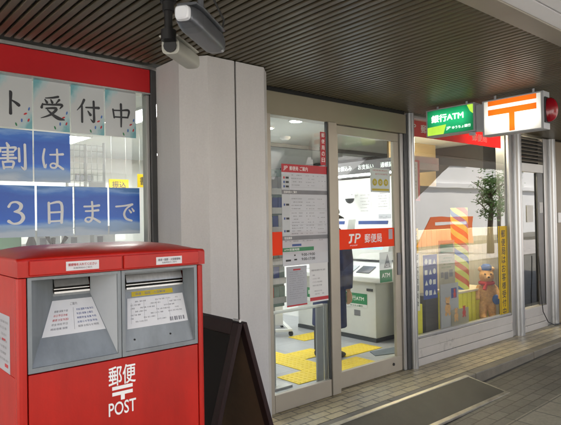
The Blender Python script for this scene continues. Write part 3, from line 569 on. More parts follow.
# slot panels: frame, recessed funnel, flap, card
def slot_panel(xa, xb, sa, sb, dep, zt, wide):
    z0, z1 = 1.0725, 1.3445; y = YF + .0005; m_ = .011
    ia, ib, iz0, iz1 = xa + m_, xb - m_, z0 + .014, z1 - .008
    def f(mb):
        mb.m(0)
        for q in ((xa, ia, z0, z1), (ib, xb, z0, z1), (ia, ib, z0, iz0), (ia, ib, iz1, z1)): mb.box(q[0], q[1], y, y + .02, q[2], q[3])
        A, B = (ia, y + .006, iz0), (ib, y + .006, iz0); C_, D = (sb, y + dep, zt), (sa, y + dep, zt)
        E, F = (ia, y + .006, iz1), (ib, y + .006, iz1); G, H = (sb, y + dep, iz1 - .004), (sa, y + dep, iz1 - .004)
        mb.add([A, B, C_, D], [(0, 1, 2, 3)]); mb.m(1 if not wide else 0); mb.add([B, F, G, C_], [(0, 1, 2, 3)]); mb.m(0); mb.add([E, A, D, H], [(0, 1, 2, 3)])  # left funnel's right wall coloured lighter, standing in for light from the left
        mb.add([E, H, G, F], [(0, 1, 2, 3)])
        # back of the slot with its dark mouth
        zm0, zm1 = zt + .012, iz1 - .012
        mb.add([D, C_, (sb, y + dep, zm0), (sa, y + dep, zm0)], [(0, 1, 2, 3)]); mb.add([(sa, y + dep, zm1), (sb, y + dep, zm1), G, H], [(0, 1, 2, 3)])
    pn = P(['grey', 'ltgrey'], 'slot_panel', t, f)
    zm0, zm1 = zt + .012, iz1 - .012
    P('dark', 'slot', pn, lambda mb: mb.box(sa + .002, sb - .002, y + dep + .012, y + dep + .04, zm0 - .006, zm1 + .006))
    P('alu', 'lip_glint', pn, lambda mb: (mb.box(sa + .003, sb - .003, y + dep - .005, y + dep + .010, zm0 - .004, zm0 + .002), mb.box(sa + .003, sb - .003, y + dep - .001, y + dep + .011, zm0 + (zm1 - zm0) * .20, zm0 + (zm1 - zm0) * .26)))  # mouth lip plus a bright strip that stands in for a glint
    P('alu', 'flap', pn, lambda mb: mb.hexa([(sa + .004, y + dep - .004, zm0 + (zm1 - zm0) * .42), (sb - .004, y + dep - .004, zm0 + (zm1 - zm0) * .42), (sb - .004, y + dep - .001, zm0 + (zm1 - zm0) * .42), (sa + .004, y + dep - .001, zm0 + (zm1 - zm0) * .42)],
                                             [(sa + .004, y + dep + .006, zm1), (sb - .004, y + dep + .006, zm1), (sb - .004, y + dep + .010, zm1), (sa + .004, y + dep + .010, zm1)]))
    # card on the slope, laid out in slope coordinates
    A, B = Vector((ia, y + .006, iz0)), Vector((ib, y + .006, iz0)); C_, D = Vector((sb, y + dep, zt)), Vector((sa, y + dep, zt))
    nrm = (B - A).cross(D - A).normalized()
    def S_(u, v, off): return (A * (1 - u) + B * u) * (1 - v) + (D * (1 - u) + C_ * u) * v + nrm * off
    def q(mb, u0, v0, u1, v1, off): mb.add([S_(u0, v0, off), S_(u1, v0, off), S_(u1, v1, off), S_(u0, v1, off)], [(0, 1, 2, 3)])
    def qt(mb, st, u0, v0, h, asp, off=.0016):
        vs_, fs = glyphs(st); x0 = min(p[0] for p in vs_); ys = [p[1] for p in vs_]; y0 = min(ys); k = h / (max(ys) - y0)
        mb.add([S_(u0 + (p[0] - x0) * k * asp, v0 + (p[1] - y0) * k, off) for p in vs_], fs); return wwidth(st) * h * asp
    def f(mb):
        rnd = random.Random(9 if wide else 4)
        if not wide:
            mb.m(0); q(mb, .015, .40, .985, .93, .001); mb.m(1); qt(mb, 'ご案内', .44, .835, .045, 1.15); q(mb, .498, .46, .502, .80, .0016)
            for k in range(5):
                for (u0, u1, mi) in ((.12, .44, 2 if 0 < k < 3 else 1), (.56, .90, 3 if k < 4 else 1)):
                    a = u0; mb.m(mi)
                    while a < u1 - .06: a += qt(mb, rnd.choice(WORDS), a, .742 - .065 * k, .034, 1.15) + .012
        else:
            mb.m(0); q(mb, .03, .36, .965, .88, .001); mb.m(4); q(mb, .10, .905, .80, .99, .001)
            mb.m(1); qt(mb, '速達・国際・大型郵便', .16, .925, .045, 1.05)
            for k in range(7):
                a = .08; mb.m(1)
                while a < (.60 if k > 4 else .86):
                    d = qt(mb, rnd.choice(WORDS), a, .80 - .058 * k, .026, .8) if (int(a * 9) + k) % 3 else .06
                    a += d + .012
            for k in range(4): mb.m(1); q(mb, .09 + .2 * k, .44, .092 + .2 * k, .80, .0015)
            for k, w_ in enumerate((.03, .02, .035, .022, .03, .02, .03)): mb.m(1); q(mb, .68 + .035 * k, .40, .68 + .035 * k + w_ * .8, .47, .0016)
    P(['paper', 'inkgrey', 'inkred', 'inkblue', 'yellow'], 'card', pn, f)
slot_panel(.4705, .7490, .573, .690, .100, 1.272, False)
slot_panel(.7515, 1.0285, .790, 1.006, .058, 1.268, True)
for xx in (.80, .93): 
    P('dark', 'screw', t, lambda mb: mb.tube([(xx, YF + .013, 1.118), (xx, YF + .016, 1.118)], .003, 8))

# ================================================================== A-FRAME BOARD
ga = gz(1.48)
t = thing('signboard', (1.484, 2.27, ga), 'dark wooden A-frame blackboard standing between the mailbox and the column', 'signboard')
def leaf(sx):
    foot = 1.484 + sx * .365; zt = 1.032; Y0, Y1 = 2.0, 2.56
    top = Vector((1.484 + sx * .012, 0, zt)); bot = Vector((foot, 0, ga)); d = (bot - top)
    n = Vector((d.z, 0, -d.x)).normalized() * (1 if sx > 0 else 1); 
    if n.x * sx < 0: n = -n
    def pt(s_, y, h): q = top + d * s_ + n * h; return (q.x, y, q.z)
    def slab(mb, s0, s1, y0, y1, h0, h1): mb.hexa([pt(s1, y0, h0), pt(s1, y1, h0), pt(s1, y1, h1), pt(s1, y0, h1)], [pt(s0, y0, h0), pt(s0, y1, h0), pt(s0, y1, h1), pt(s0, y0, h1)])
    fr = P('wood', 'frame', t, lambda mb: (slab(mb, 0, 1, Y0, Y0 + .045, -.012, .012), slab(mb, 0, 1, Y1 - .045, Y1, -.012, .012), slab(mb, 0, .045, Y0 + .046, Y1 - .046, -.012, .012), slab(mb, .86, .905, Y0 + .046, Y1 - .046, -.012, .012)), bevel=.003)
    P(['board', 'hard'], 'board', t, lambda mb: (mb.m(0), slab(mb, .046, .859, Y0 + .046, Y1 - .046, 0, .006), mb.m(1), slab(mb, .046, .859, Y0 + .046, Y1 - .046, -.005, -.0005)))
    return pt
leaf(-1); pt_ = leaf(1)
def f(mb):
    mb.smooth = True; n = 12; rows = [[pt_(.34 + .46 * i / n, y, .0135 + .045 * (i / n) ** 2) for y in (2.03, 2.30)] for i in range(n + 1)]
    th = [[(p[0] + .0006, p[1], p[2]) for p in r] for r in rows]
    for R_ in (rows, th): mb.add([p for r in R_ for p in r], [(2 * i, 2 * i + 1, 2 * i + 3, 2 * i + 2) for i in range(n)])
solo('flyer', 'paper', 'white flyer curling off the far side of the wooden A-frame board', 'flyer', f, origin=(1.75, 2.16, .4))
for y in (2.02, 2.46): P('alu', 'hinge', t, lambda mb: mb.tube([(1.484, y, 1.040), (1.484, y + .05, 1.040)], .007, 8))

# ================================================================== ENTRANCE DOOR
t = thing('entrance_door', (3.6, 3.33, 0), 'automatic sliding entrance door in beige metal frames with an orange-red band', 'door')
P('head', 'header', t, lambda mb: (mb.box(2.66, 4.478, 3.295, 3.40, 2.318, CZ - .022)), bevel=.003)
P('dark', 'shadow_gap', t, lambda mb: mb.box(2.66, 4.478, 3.312, 3.40, CZ - .021, CZ + .03))
P('beige', 'jamb', t, lambda mb: mb.box(2.664, 2.716, 3.262, 3.40, .001, 2.316), bevel=.003)
P('alud', 'side_post', t, lambda mb: (mb.box(4.452, 4.50, 3.30, 3.40, .001, CZ - .024),), bevel=.003)
P('alu', 'side_post', t, lambda mb: (mb.box(4.405, 4.450, 3.312, 3.40, .001, 2.316),), bevel=.003)
P('beige', 'fixed_frame', t, lambda mb: (mb.box(2.718, 3.338, 3.262, 3.298, .004, .142), mb.box(3.348, 3.448, 3.255, 3.300, .004, 2.316)), bevel=.004)
P('alud', 'seal', t, lambda mb: mb.box(3.338, 3.347, 3.268, 3.296, .142, 2.316))
P('glass', 'fixed_pane', t, lambda mb: mb.box(2.716, 3.338, 3.282, 3.288, .142, 2.316))
# moving leaf
P('beige', 'leaf_frame', t, lambda mb: (mb.box(3.452, 4.402, 3.333, 3.368, .006, .150), mb.box(3.452, 4.402, 3.333, 3.368, 2.236, 2.314), mb.box(4.322, 4.402, 3.333, 3.368, .151, 2.235), mb.box(3.452, 3.540, 3.333, 3.368, .151, 2.235)), bevel=.003)
P('glass', 'leaf_pane', t, lambda mb: mb.box(3.54, 4.322, 3.346, 3.352, .15, 2.236))
P('inkgrey', 'pull_plate', t, lambda mb: mb.box(4.345, 4.392, 3.322, 3.333, .935, 1.150), bevel=.002)
P('rubber', 'floor_latch', t, lambda mb: mb.tube([(4.26, 3.325, .085), (4.26, 3.333, .085)], .014, 12))
P('inkgrey', 'door_sensor', t, lambda mb: mb.box(3.50, 3.72, 3.325, 3.345, 2.325, 2.345))
def f(mb):      # orange band with the white mark and lettering
    y = 3.3455; mb.m(0); mb.box(3.541, 4.321, y - .001, y, 1.217, 1.396)
    o = (3.541, y - .001, 1.217); mb.m(1)
    # two-letter mark: a J that hooks under a leaning P
    mb.add([(3.541 + a, y - .0018, 1.217 + b) for a, b in ((.135, .135), (.205, .135), (.205, .118), (.178, .118), (.172, .070), (.158, .054), (.128, .050), (.131, .068), (.146, .071), (.152, .080), (.157, .118), (.135, .118))], [tuple(range(12))])
    mb.text('P', o, UX, UZ, .205, .052, .070, .084, .0017, .22)
    mb.text('POST', o, UX, UZ, .145, .026, .10, .010, .0017)
    mb.text('郵便局', o, UX, UZ, .345, .048, .245, .082, .0017)
    mb.m(2); mb.quad(o, UX, UZ, .695, .07, .755, .165, .0012)
P(['orange', 'wtext', 'paperg'], 'band_film', t, f)
P('orange', 'band_film', t, lambda mb: mb.box(2.718, 3.336, 3.2812, 3.2818, 1.215, 1.398))
# sheets on the door glass
def f(mb):
    y = 3.278; x0, x1, z0, z1 = 2.832, 3.338, 1.125, 1.935; rnd = random.Random(5); o = (x0, y, z0); W, H = x1 - x0, z1 - z0
    mb.m(0); mb.box(x0, x1, y, y + .003, z0, z1); mb.m(1); mb.quad(o, UX, UZ, 0, H - .066, W, H)
    mb.m(2); mb.text('JP', o, UX, UZ, .02, H - .052, .045, .036); mb.text('郵便局 ご案内', o, UX, UZ, .085, H - .05, .20, .034)
    mb.m(3)
    for zc in (1.712, 1.345): mb.quad(o, UX, UZ, 0, zc - z0 - .017, W, zc - z0 + .017)
    mb.m(2); mb.text('営業時間のご案内', o, UX, UZ, .02, 1.712 - z0 - .010, .14, .02); mb.text('取扱業務', o, UX, UZ, .02, 1.345 - z0 - .010, .08, .02)
    mb.m(4); mb.quad(o, UX, UZ, 0, 1.365 - z0, .085, 1.695 - z0, .0005); mb.quad(o, UX, UZ, 0, 1.735 - z0, .085, H - .085, .0005)
    for i, zc in enumerate((1.825, 1.79, 1.755, 1.61, 1.50, 1.40)):
        mb.m(1 if i == 0 else 5); mb.quad(o, UX, UZ, .018, zc - z0 - .008, .034, zc - z0 + .01); mb.m(6); mb.quad(o, UX, UZ, .042, zc - z0 - .007, .075, zc - z0 + .009)
    for (za_, zb_) in ((1.845, 1.765), (1.655, 1.575), (1.54, 1.465), (1.44, 1.375)):
        lines(mb, o, UX, UZ, .10, .23, za_ - z0, zb_ - z0, 4, 6, rnd, .005); lines(mb, o, UX, UZ, .26, .36, za_ - z0, zb_ - z0, 4, 6, rnd, .004, .7); lines(mb, o, UX, UZ, .39, .49, za_ - z0, zb_ - z0, 3, 6, rnd, .004, .6)
        mb.m(4); mb.quad(o, UX, UZ, .085, zb_ - z0 - .014, W, zb_ - z0 - .0125, .0007)
    lines(mb, o, UX, UZ, .02, .48, 1.315 - z0, 1.315 - z0, 1, 6, rnd, .005, .5); mb.m(5); mb.quad(o, UX, UZ, .10, 1.278 - z0, .20, 1.296 - z0)
    mb.m(7); mb.quad(o, UX, UZ, 0, 1.237 - z0, .34, 1.268 - z0); mb.m(2); mb.text('ATM営業時間', o, UX, UZ, .015, 1.243 - z0, .16, .019)
    mb.m(6); mb.text('9:00-19:00', o, UX, UZ, .20, 1.195 - z0, .15, .022); mb.text('9:00-17:00', o, UX, UZ, .20, 1.16 - z0, .15, .022)
    mb.quad(o, UX, UZ, .03, 1.16 - z0, .085, 1.175 - z0); mb.quad(o, UX, UZ, .12, 1.20 - z0, .135, 1.212 - z0); mb.quad(o, UX, UZ, .12, 1.165 - z0, .15, 1.177 - z0)
solo('notice_board', ['paperw', 'inkred', 'wtext', 'inkgrey', 'ltgrey', 'inkblue', 'black', 'green'], 'tall opening-hours notice with a red header on the fixed door glass', 'notice', f, origin=(3.08, 3.28, 1.125))
def f(mb):
    rnd = random.Random(6); o = (2.866, 3.276, .80); mb.m(0); mb.box(2.866, 3.085, 3.276, 3.279, .80, 1.118); lines(mb, o, UX, UZ, .03, .19, .27, .06, 13, 1, rnd, .004, .85); mb.m(2); mb.quad(o, UX, UZ, .07, .285, .15, .297)
    mb.quad(o, UX, UZ, .0, .0, .219, .012)
solo('notice_sheet', ['paperg', 'inkgrey', 'inkred'], 'grey sheet of close print in the left holder under the notice on the door', 'notice', f, origin=(2.97, 3.279, .80))
def f(mb):
    rnd = random.Random(8); o = (3.118, 3.276, .808); mb.m(0); mb.box(3.118, 3.330, 3.276, 3.279, .808, 1.128)
    lines(mb, o, UX, UZ, .02, .19, .255, .255, 1, 1, rnd, .009, 1); lines(mb, o, UX, UZ, .03, .14, .215, .13, 4, 1, rnd, .008, .7); lines(mb, o, UX, UZ, .05, .18, .085, .06, 2, 1, rnd, .007, .8); mb.m(2); mb.quad(o, UX, UZ, 0, .012, .212, .040)
solo('notice_sheet', ['paper', 'inkgrey', 'inkred'], 'white sheet with a red stripe along its foot beside the door stile', 'notice', f, origin=(3.22, 3.279, .808))
def f(mb):
    mb.m(0); mb.box(3.268, 3.328, 3.276, 3.279, 1.945, 2.225); mb.m(1); mb.vtext('郵便局の日', (3.268, 3.276, 0), UX, UZ, .012, 2.215, .036, .052)
solo('vertical_strip', ['inkred', 'wtext'], 'narrow red vertical strip at the top of the fixed door glass', 'sign', f, origin=(3.30, 3.279, 1.945))
def f(mb):
    rnd = random.Random(2); o = (3.995, 3.353, 1.735); mb.m(0); mb.box(3.995, 4.283, 3.353, 3.355, 1.735, 1.965)
    for k in range(3):
        c = .06 + .083 * k; mb.m(1); mb.add([(3.995 + c + .034 * cos(2 * pi * i / 20), 3.352, 1.735 + .095 + .034 * sin(2 * pi * i / 20)) for i in range(20)], [tuple(range(20))])
        mb.m(2); mb.text(['火', '気', '注'][k] if False else '○', o, UX, UZ, c - .012, .083, .024, .024, .0018)
    mb.m(1); mb.quad(o, UX, UZ, .02, .015, .27, .035, .0012); lines(mb, o, UX, UZ, .03, .26, .20, .165, 2, 3, rnd, .01, .8)
solo('dotted_poster', ['paper', 'yellow', 'wtext', 'inkred'], 'white poster with three yellow discs high on the sliding door glass', 'poster', f, origin=(4.14, 3.355, 1.735))
def f(mb):
    mb.m(0); mb.box(4.105, 4.290, 3.353, 3.355, .878, 1.165); o = (4.105, 3.353, .878); mb.m(1); mb.quad(o, UX, UZ, 0, 0, .185, .118, .0008)
    mb.m(2); mb.text('ATM', o, UX, UZ, .03, .045, .12, .04); mb.m(3)
    mb.add([(4.105 + a, 3.3523, .878 + b) for a, b in ((.06, .135), (.165, .135), (.118, .27))], [(0, 1, 2)]); mb.m(0); mb.text('CD', o, UX, UZ, .085, .145, .055, .03, .0015)
solo('guide_sticker', ['paper', 'green', 'wtext', 'inkgrey'], 'white and green cash-machine guide sheet with a grey triangle on the sliding door', 'sticker', f, origin=(4.2, 3.355, .878))

# ================================================================== RIGHT DISPLAY WINDOW AND FAR BAY
t = thing('display_window', (5.5, 3.33, 0), 'large right display window with reflections above a white sill', 'window')
P('alu2', 'post', t, lambda mb: (mb.tube([(4.545, 3.30, .001), (4.545, 3.30, CZ - .002)], .043, 24)))
P('alu', 'post', t, lambda mb: mb.box(4.503, 4.588, 3.318, 3.40, .001, CZ - .01))
P(['sill', 'dark'], 'sill', t, lambda mb: (mb.box(4.59, 6.568, 3.300, 3.40, .175, .268), mb.box(4.59, 6.568, 3.306, 3.40, .082, .171), mb.box(4.59, 6.568, 3.300, 3.40, .001, .078), mb.m(1), mb.box(4.59, 6.568, 3.315, 3.38, .07, .18)), bevel=.003)
P('alu', 'glazing_bar', t, lambda mb: (mb.box(4.59, 6.568, 3.322, 3.38, .27, .295), mb.box(4.59, 6.568, 3.322, 3.38, 2.49, CZ - .004)), bevel=.003)
P('alud', 'inner_post', t, lambda mb: mb.box(7.26, 7.42, 3.75, 3.83, .014, 2.59), bevel=.003)
P('glassr', 'pane', t, lambda mb: mb.box(4.588, 6.568, 3.345, 3.351, .295, 2.49))
P('alu', 'post', t, lambda mb: mb.box(6.572, 6.66, 3.312, 3.40, .001, CZ - .004), bevel=.004)
P('alu2', 'post', t, lambda mb: mb.tube([(6.735, 3.315, .001), (6.735, 3.315, CZ - .004)], .078, 24))
def f(mb):
    y = 3.372; mb.m(0); mb.box(4.60, 6.50, y, y + .004, 2.322, 2.488); o = (4.60, y, 2.322); mb.m(1)
    mb.text('JP', o, UX, UZ, .06, .05, .09, .075); mb.text('郵便局', o, UX, UZ, .235, .045, .33, .085); mb.text('郵便局', o, UX, UZ, 1.235, .045, .33, .085)
P(['fasciat', 'wtext'], 'fascia', t, f)
P('alud', 'inner_jamb', t, lambda mb: mb.box(6.553, 6.5705, 3.353, 3.47, .013, CZ - .004))
t = thing('side_door', (7.15, 3.33, 0), 'narrow glazed side bay with louvres over it at the far right', 'door')
P(['beige', 'dark'], 'louvre', t, lambda mb: ([mb.hexa([(6.83, 3.325, 2.19 + .047 * i), (7.53, 3.325, 2.19 + .047 * i), (7.53, 3.375, 2.222 + .047 * i), (6.83, 3.375, 2.222 + .047 * i)], [(6.83, 3.325, 2.194 + .047 * i), (7.53, 3.325, 2.194 + .047 * i), (7.53, 3.375, 2.226 + .047 * i), (6.83, 3.375, 2.226 + .047 * i)]) for i in range(7)], mb.m(1), mb.box(6.83, 7.53, 3.385, 3.40, 2.18, CZ - .004)))
P('white', 'transom', t, lambda mb: mb.box(6.82, 7.53, 3.318, 3.39, 2.055, 2.165), bevel=.003)
P('glassr', 'pane', t, lambda mb: mb.box(6.815, 7.53, 3.345, 3.351, .30, 2.055))
P('alud', 'frame', t, lambda mb: (mb.box(7.36, 7.52, 3.322, 3.342, .30, 2.053), mb.box(6.82, 6.86, 3.322, 3.342, .30, 2.053)), bevel=.002)
P(['sill', 'dark'], 'sill', t, lambda mb: (mb.box(6.82, 7.53, 3.300, 3.40, .175, .29), mb.box(6.82, 7.53, 3.306, 3.40, .082, .171), mb.box(6.82, 7.53, 3.300, 3.40, .001, .078)), bevel=.003)
P('alu', 'post', t, lambda mb: mb.box(7.535, 7.66, 3.31, 3.40, .001, CZ - .004), bevel=.004)
P('alu2', 'post', t, lambda mb: mb.tube([(7.725, 3.312, .001), (7.725, 3.312, CZ - .004)], .072, 24))
P('paper', 'notice', t, lambda mb: (mb.box(7.08, 7.25, 3.336, 3.339, 1.40, 1.62),))
P('paper', 'notice', t, lambda mb: (mb.box(7.40, 7.50, 3.319, 3.3215, 1.52, 1.66),))
P('white', 'intercom', t, lambda mb: (mb.box(7.86, 8.0, 3.27, 3.30, 1.38, 1.52)), bevel=.004)
pts = [(7.30, 3.30, .95), (7.31, 3.29, .7), (7.30, 3.28, .45), (7.33, 3.27, .22), (7.45, 3.26, .07), (7.6, 3.24, .012), (7.9, 3.22, .012)]
solo('power_cord', 'rubber', 'thin black cord hanging down the far glazed bay to the platform', 'cord', lambda mb: mb.tube(pts, .006, 8), origin=(7.30, 3.30, 0))

# ================================================================== HANGING SIGNS
XS = 4.45; ZT = 2.489
t = thing('lightbox_sign', (XS + .055, 2.21, 2.35), 'lit white box sign with an orange postal mark hanging from the canopy', 'sign')
ya, yb, z0, z1 = 1.945, 2.470, 2.183, 2.487
P('signcase', 'case', t, lambda mb: (mb.box(XS + .006, XS + .11, ya, yb, z0, z1)), bevel=.004)
P('signcase', 'rim', t, lambda mb: (mb.box(XS - .002, XS + .0055, ya, yb, z1 - .010, z1), mb.box(XS - .002, XS + .0055, ya, yb, z0, z0 + .010), mb.box(XS - .002, XS + .0055, ya, ya + .022, z0 + .011, z1 - .011), mb.box(XS - .002, XS + .0055, yb - .016, yb, z0 + .011, z1 - .011)), bevel=.001)
def f(mb):
    o = (XS + .001, yb - .016, z0 + .011); mb.m(0); mb.box(XS + .001, XS + .005, ya + .022, yb - .016, z0 + .011, z1 - .011)
    mb.m(1); a0, a1 = .036, .452; h = lambda z: z - z0 - .011
    mb.quad(o, UY, UZ, a0, h(2.434), a1, h(2.476)); mb.quad(o, UY, UZ, a0, h(2.352), a1, h(2.402)); mb.quad(o, UY, UZ, .222, h(2.202), .270, h(2.352))
P(['slw', 'slo'], 'face', t, f)
lm = P('redlamp', 'lamp', t, lambda mb: mb.loft([((XS + .055, ya - .012 - .075 * s_, 2.335), (.045 * math.sqrt(max(.02, 1 - s_ * s_)), 0, 0), (0, 0, .098 * math.sqrt(max(.02, 1 - s_ ** 2.5)))) for s_ in (0, .2, .4, .6, .75, .87, .95, 1)], 20))
P('camb', 'lamp_base', lm, lambda mb: mb.box(XS + .006, XS + .104, ya - .012, ya - .001, 2.232, 2.438), bevel=.003)
for y in (2.05, 2.38): P('signcase', 'hanger', t, lambda mb: mb.tube([(XS + .055, y, z1), (XS + .055, y, CZ + .02)], .010, 10))
t = thing('lightbox_sign', (XS + .055, 2.79, 2.37), 'lit green box sign lettered 銀行ATM hanging beside the post mark sign', 'sign')
ya, yb, z0, z1 = 2.545, 3.040, 2.245, 2.496
P('signcase', 'case', t, lambda mb: (mb.box(XS + .006, XS + .11, ya, yb, z0, z1)), bevel=.004)
P('signcase', 'rim', t, lambda mb: (mb.box(XS - .002, XS + .0055, ya, yb, z1 - .010, z1), mb.box(XS - .002, XS + .0055, ya, yb, z0, z0 + .010), mb.box(XS - .002, XS + .0055, ya, ya + .012, z0 + .011, z1 - .011), mb.box(XS - .002, XS + .0055, yb - .012, yb, z0 + .011, z1 - .011)), bevel=.001)
def f(mb):
    o = (XS + .001, yb - .012, z0 + .011); W, H = yb - ya - .024, z1 - z0 - .022
    mb.m(0); mb.box(XS + .001, XS + .005, ya + .012, yb - .012, z0 + .011, z1 - .011)
    pt = lambda a, b: (XS + .0003, yb - .012 - a, z0 + .011 + b)
    mb.m(1); mb.add([pt(0, 0), pt(.17, 0), pt(.20, .085), pt(0, .075)], [(0, 1, 2, 3)])
    mb.add([pt(W, H), pt(W - .06, H), pt(W - .03, H - .06), pt(W, H - .085)], [(0, 1, 2, 3)])
    mb.m(2); mb.text('銀行ATM', o, UY, UZ, .045, .115, .33, .068, .0014, 0, .03); mb.text('JP', o, UY, UZ, .20, .030, .045, .03, .0014); mb.text('ゆうちょ銀行', o, UY, UZ, .26, .033, .185, .026, .0014)
P(['slg', 'sll', 'slt'], 'face', t, f)
P('signcase', 'bracket', t, lambda mb: (mb.box(XS + .02, XS + .10, 2.473, 2.542, 2.24, 2.47), mb.box(XS + .03, XS + .08, 2.58, 2.62, 2.215, 2.2445)), bevel=.003)
for y in (2.65, 2.95): P('signcase', 'hanger', t, lambda mb: mb.tube([(XS + .055, y, z1), (XS + .055, y, CZ + .02)], .010, 10))

# ================================================================== SECURITY CAMERAS
def cam_body(a, b, w_, h, mb, upv=(0, 0, 1), k=1):
    a, b = Vector(a), Vector(b); d = (b - a).normalized(); r = d.cross(Vector(upv)).normalized(); u = r.cross(d)
    prof = [(.5 * math.copysign(abs(cos(q_)) ** .55, cos(q_)), .5 * math.copysign(abs(sin(q_)) ** .55, sin(q_))) for q_ in [2 * pi * (i + .5) / 24 for i in range(24)]]
    return [[a + d * s_ + r * (p[0] * w_ * q) + u * (p[1] * h * q) for p in prof] for s_, q in k], d, r, u
def skinrings(mb, rings):
    n = len(rings[0])
    mb.smooth = True
    for i in range(len(rings) - 1): mb.add(list(rings[i]) + list(rings[i + 1]), [(j, (j + 1) % n, n + (j + 1) % n, n + j) for j in range(n)])
    mb.smooth = False; mb.add(rings[0], [tuple(range(n))[::-1]]); mb.add(rings[-1], [tuple(range(n))])
A, B = Vector((1.100, 1.842, 2.302)), Vector((1.445, 2.105, 2.302))
t = thing('security_camera', (1.26, 1.95, CZ), 'silver housed security camera with a pale front window under the canopy', 'camera')
L_ = (B - A).length; D_ = (B - A).normalized()
def f(mb):
    rg, d, r, u = cam_body(A, B, .098, .092, mb, k=[(0.012, .66), (.022, .74), (.06, .90), (.11, 1), (L_ - .06, .98), (L_ - .02, .85), (L_, .70)]); skinrings(mb, rg)
P('cams', 'housing', t, f)
def f(mb):
    rg, d, r, u = cam_body(A, B, .104, .014, mb, k=[(.05, .8), (.10, 1), (L_ - .05, 1)])
    rg = [[p + u * .052 for p in q] for q in rg]; skinrings(mb, rg)
P('cams', 'sun_shield', t, f)
def f(mb):
    rg, d, r, u = cam_body(A, B, .098, .092, mb, k=[(-.010, .46), (-.004, .58), (.011, .64)]); skinrings(mb, rg)
P('lens', 'front_window', t, f)
mid = A + D_ * .21
P('rubber', 'cable', t, lambda mb: mb.tube([B - D_ * .03 + Vector((0, 0, .03)), B + D_ * .05 + Vector((0, 0, .06)), B + D_ * .04 + Vector((.02, .0, .14)), (B.x - .02, B.y + .02, CZ + .02)], .005, 6))
P('cams', 'bracket', t, lambda mb: (mb.tube([mid + Vector((0, 0, .055)), (mid.x, mid.y, CZ + .02)], .013, 12), mb.tube([mid + Vector((0, 0, .05)), mid + Vector((0, 0, .075))], .026, 12)))
A, B = Vector((1.235, 2.18, 2.285)), Vector((1.475, 2.385, 2.30))
t = thing('security_camera', (1.22, 2.16, CZ), 'ivory box security camera on a black ceiling bracket nearest the column', 'camera')
L_ = (B - A).length; D_ = (B - A).normalized()
def f(mb):
    rg, d, r, u = cam_body(A, B, .082, .072, mb, k=[(.01, 1), (L_, 1)]); skinrings(mb, rg)
P('camw', 'housing', t, f)
def f(mb):
    rg, d, r, u = cam_body(A, B, .09, .012, mb, k=[(-.01, 1), (L_ - .02, 1)]); rg = [[p + u * .040 for p in q] for q in rg]; skinrings(mb, rg)
P('camw', 'sun_shield', t, f)
P('camb', 'bracket', t, lambda mb: (mb.tube([(1.222, 2.165, 2.30), (1.222, 2.165, 2.345)], .034, 14), mb.tube([(1.222, 2.165, 2.345), (1.222, 2.165, 2.44)], .018, 12), mb.tube([(1.222, 2.165, 2.43), (1.222, 2.165, 2.47)], .026, 12), mb.tube([(1.222, 2.165, 2.47), (1.222, 2.165, CZ + .02)], .036, 14), mb.tube([A, A + D_ * .03], .030, 12)))

# ================================================================== INTERIOR LIGHTS
LP = [(2.60, 5.15), (4.22, 5.9), (2.6, 7.5), (4.4, 7.6)]
first = None
for i, (x, y) in enumerate(LP):
    lab = 'white ceiling light panel glowing inside the post office'
    if first is None:
        first = thing('ceiling_light', (x, y, 2.60), 'glowing ceiling light seen through the gap right of the top poster row', 'lamp', 'ceiling lights inside the office')
        P('white', 'frame', first, lambda mb: (mb.box(x - .165, x - .15, y - .62, y + .62, 2.575, 2.599), mb.box(x + .15, x + .165, y - .62, y + .62, 2.575, 2.599), mb.box(x - .149, x + .149, y - .62, y - .605, 2.575, 2.599), mb.box(x - .149, x + .149, y + .605, y + .62, 2.575, 2.599)))
        P('lamp', 'diffuser', first, lambda mb: mb.box(x - .148, x + .148, y - .604, y + .604, 2.583, 2.597))
    else: copy_thing(first, (x, y, 2.60), lab)
t0 = thing('downlight', (4.20, 5.10, 2.60), 'small bright round downlight at the left edge of the door glass', 'lamp', 'round downlights in the office ceiling')
P('white', 'ring', t0, lambda mb: mb.tube([(4.20, 5.10, 2.588), (4.20, 5.10, 2.599)], .085, 20)); P('lampd', 'lens', t0, lambda mb: mb.tube([(4.20, 5.10, 2.584), (4.20, 5.10, 2.590)], .065, 20))
copy_thing(t0, (4.16, 4.55, 2.60), 'small bright round downlight above the first, nearer the door header')
solo('smoke_detector', 'white', 'white round smoke detector on the office ceiling behind the door', 'detector', lambda mb: mb.loft([((4.87, 5.55, 2.599), (.075, 0, 0), (0, .075, 0)), ((4.87, 5.55, 2.575), (.072, 0, 0), (0, .072, 0)), ((4.87, 5.55, 2.555), (.04, 0, 0), (0, .04, 0))], 18), origin=(4.87, 5.55, 2.60))
solo('ceiling_rail', 'inkgrey', 'dark grey rail running along the office ceiling behind the door', 'rail', lambda mb: mb.box(3.2, 10.5, 6.06, 6.11, 2.545, 2.598), origin=(6, 6.08, 2.598))

t = thing('display_fill_light', (6.0, 3.74, 2.53), 'added tube brightening the display, out of sight behind the red strip', 'lamp')  # fill lamp added to brighten the display, placed out of sight
P('lampt', 'tube', t, lambda mb: mb.tube([(5.75, 3.74, 2.46), (7.2, 3.74, 2.46)], .018, 12)); P('white', 'holder', t, lambda mb: mb.box(5.73, 7.22, 3.71, 3.77, 2.482, 2.53))
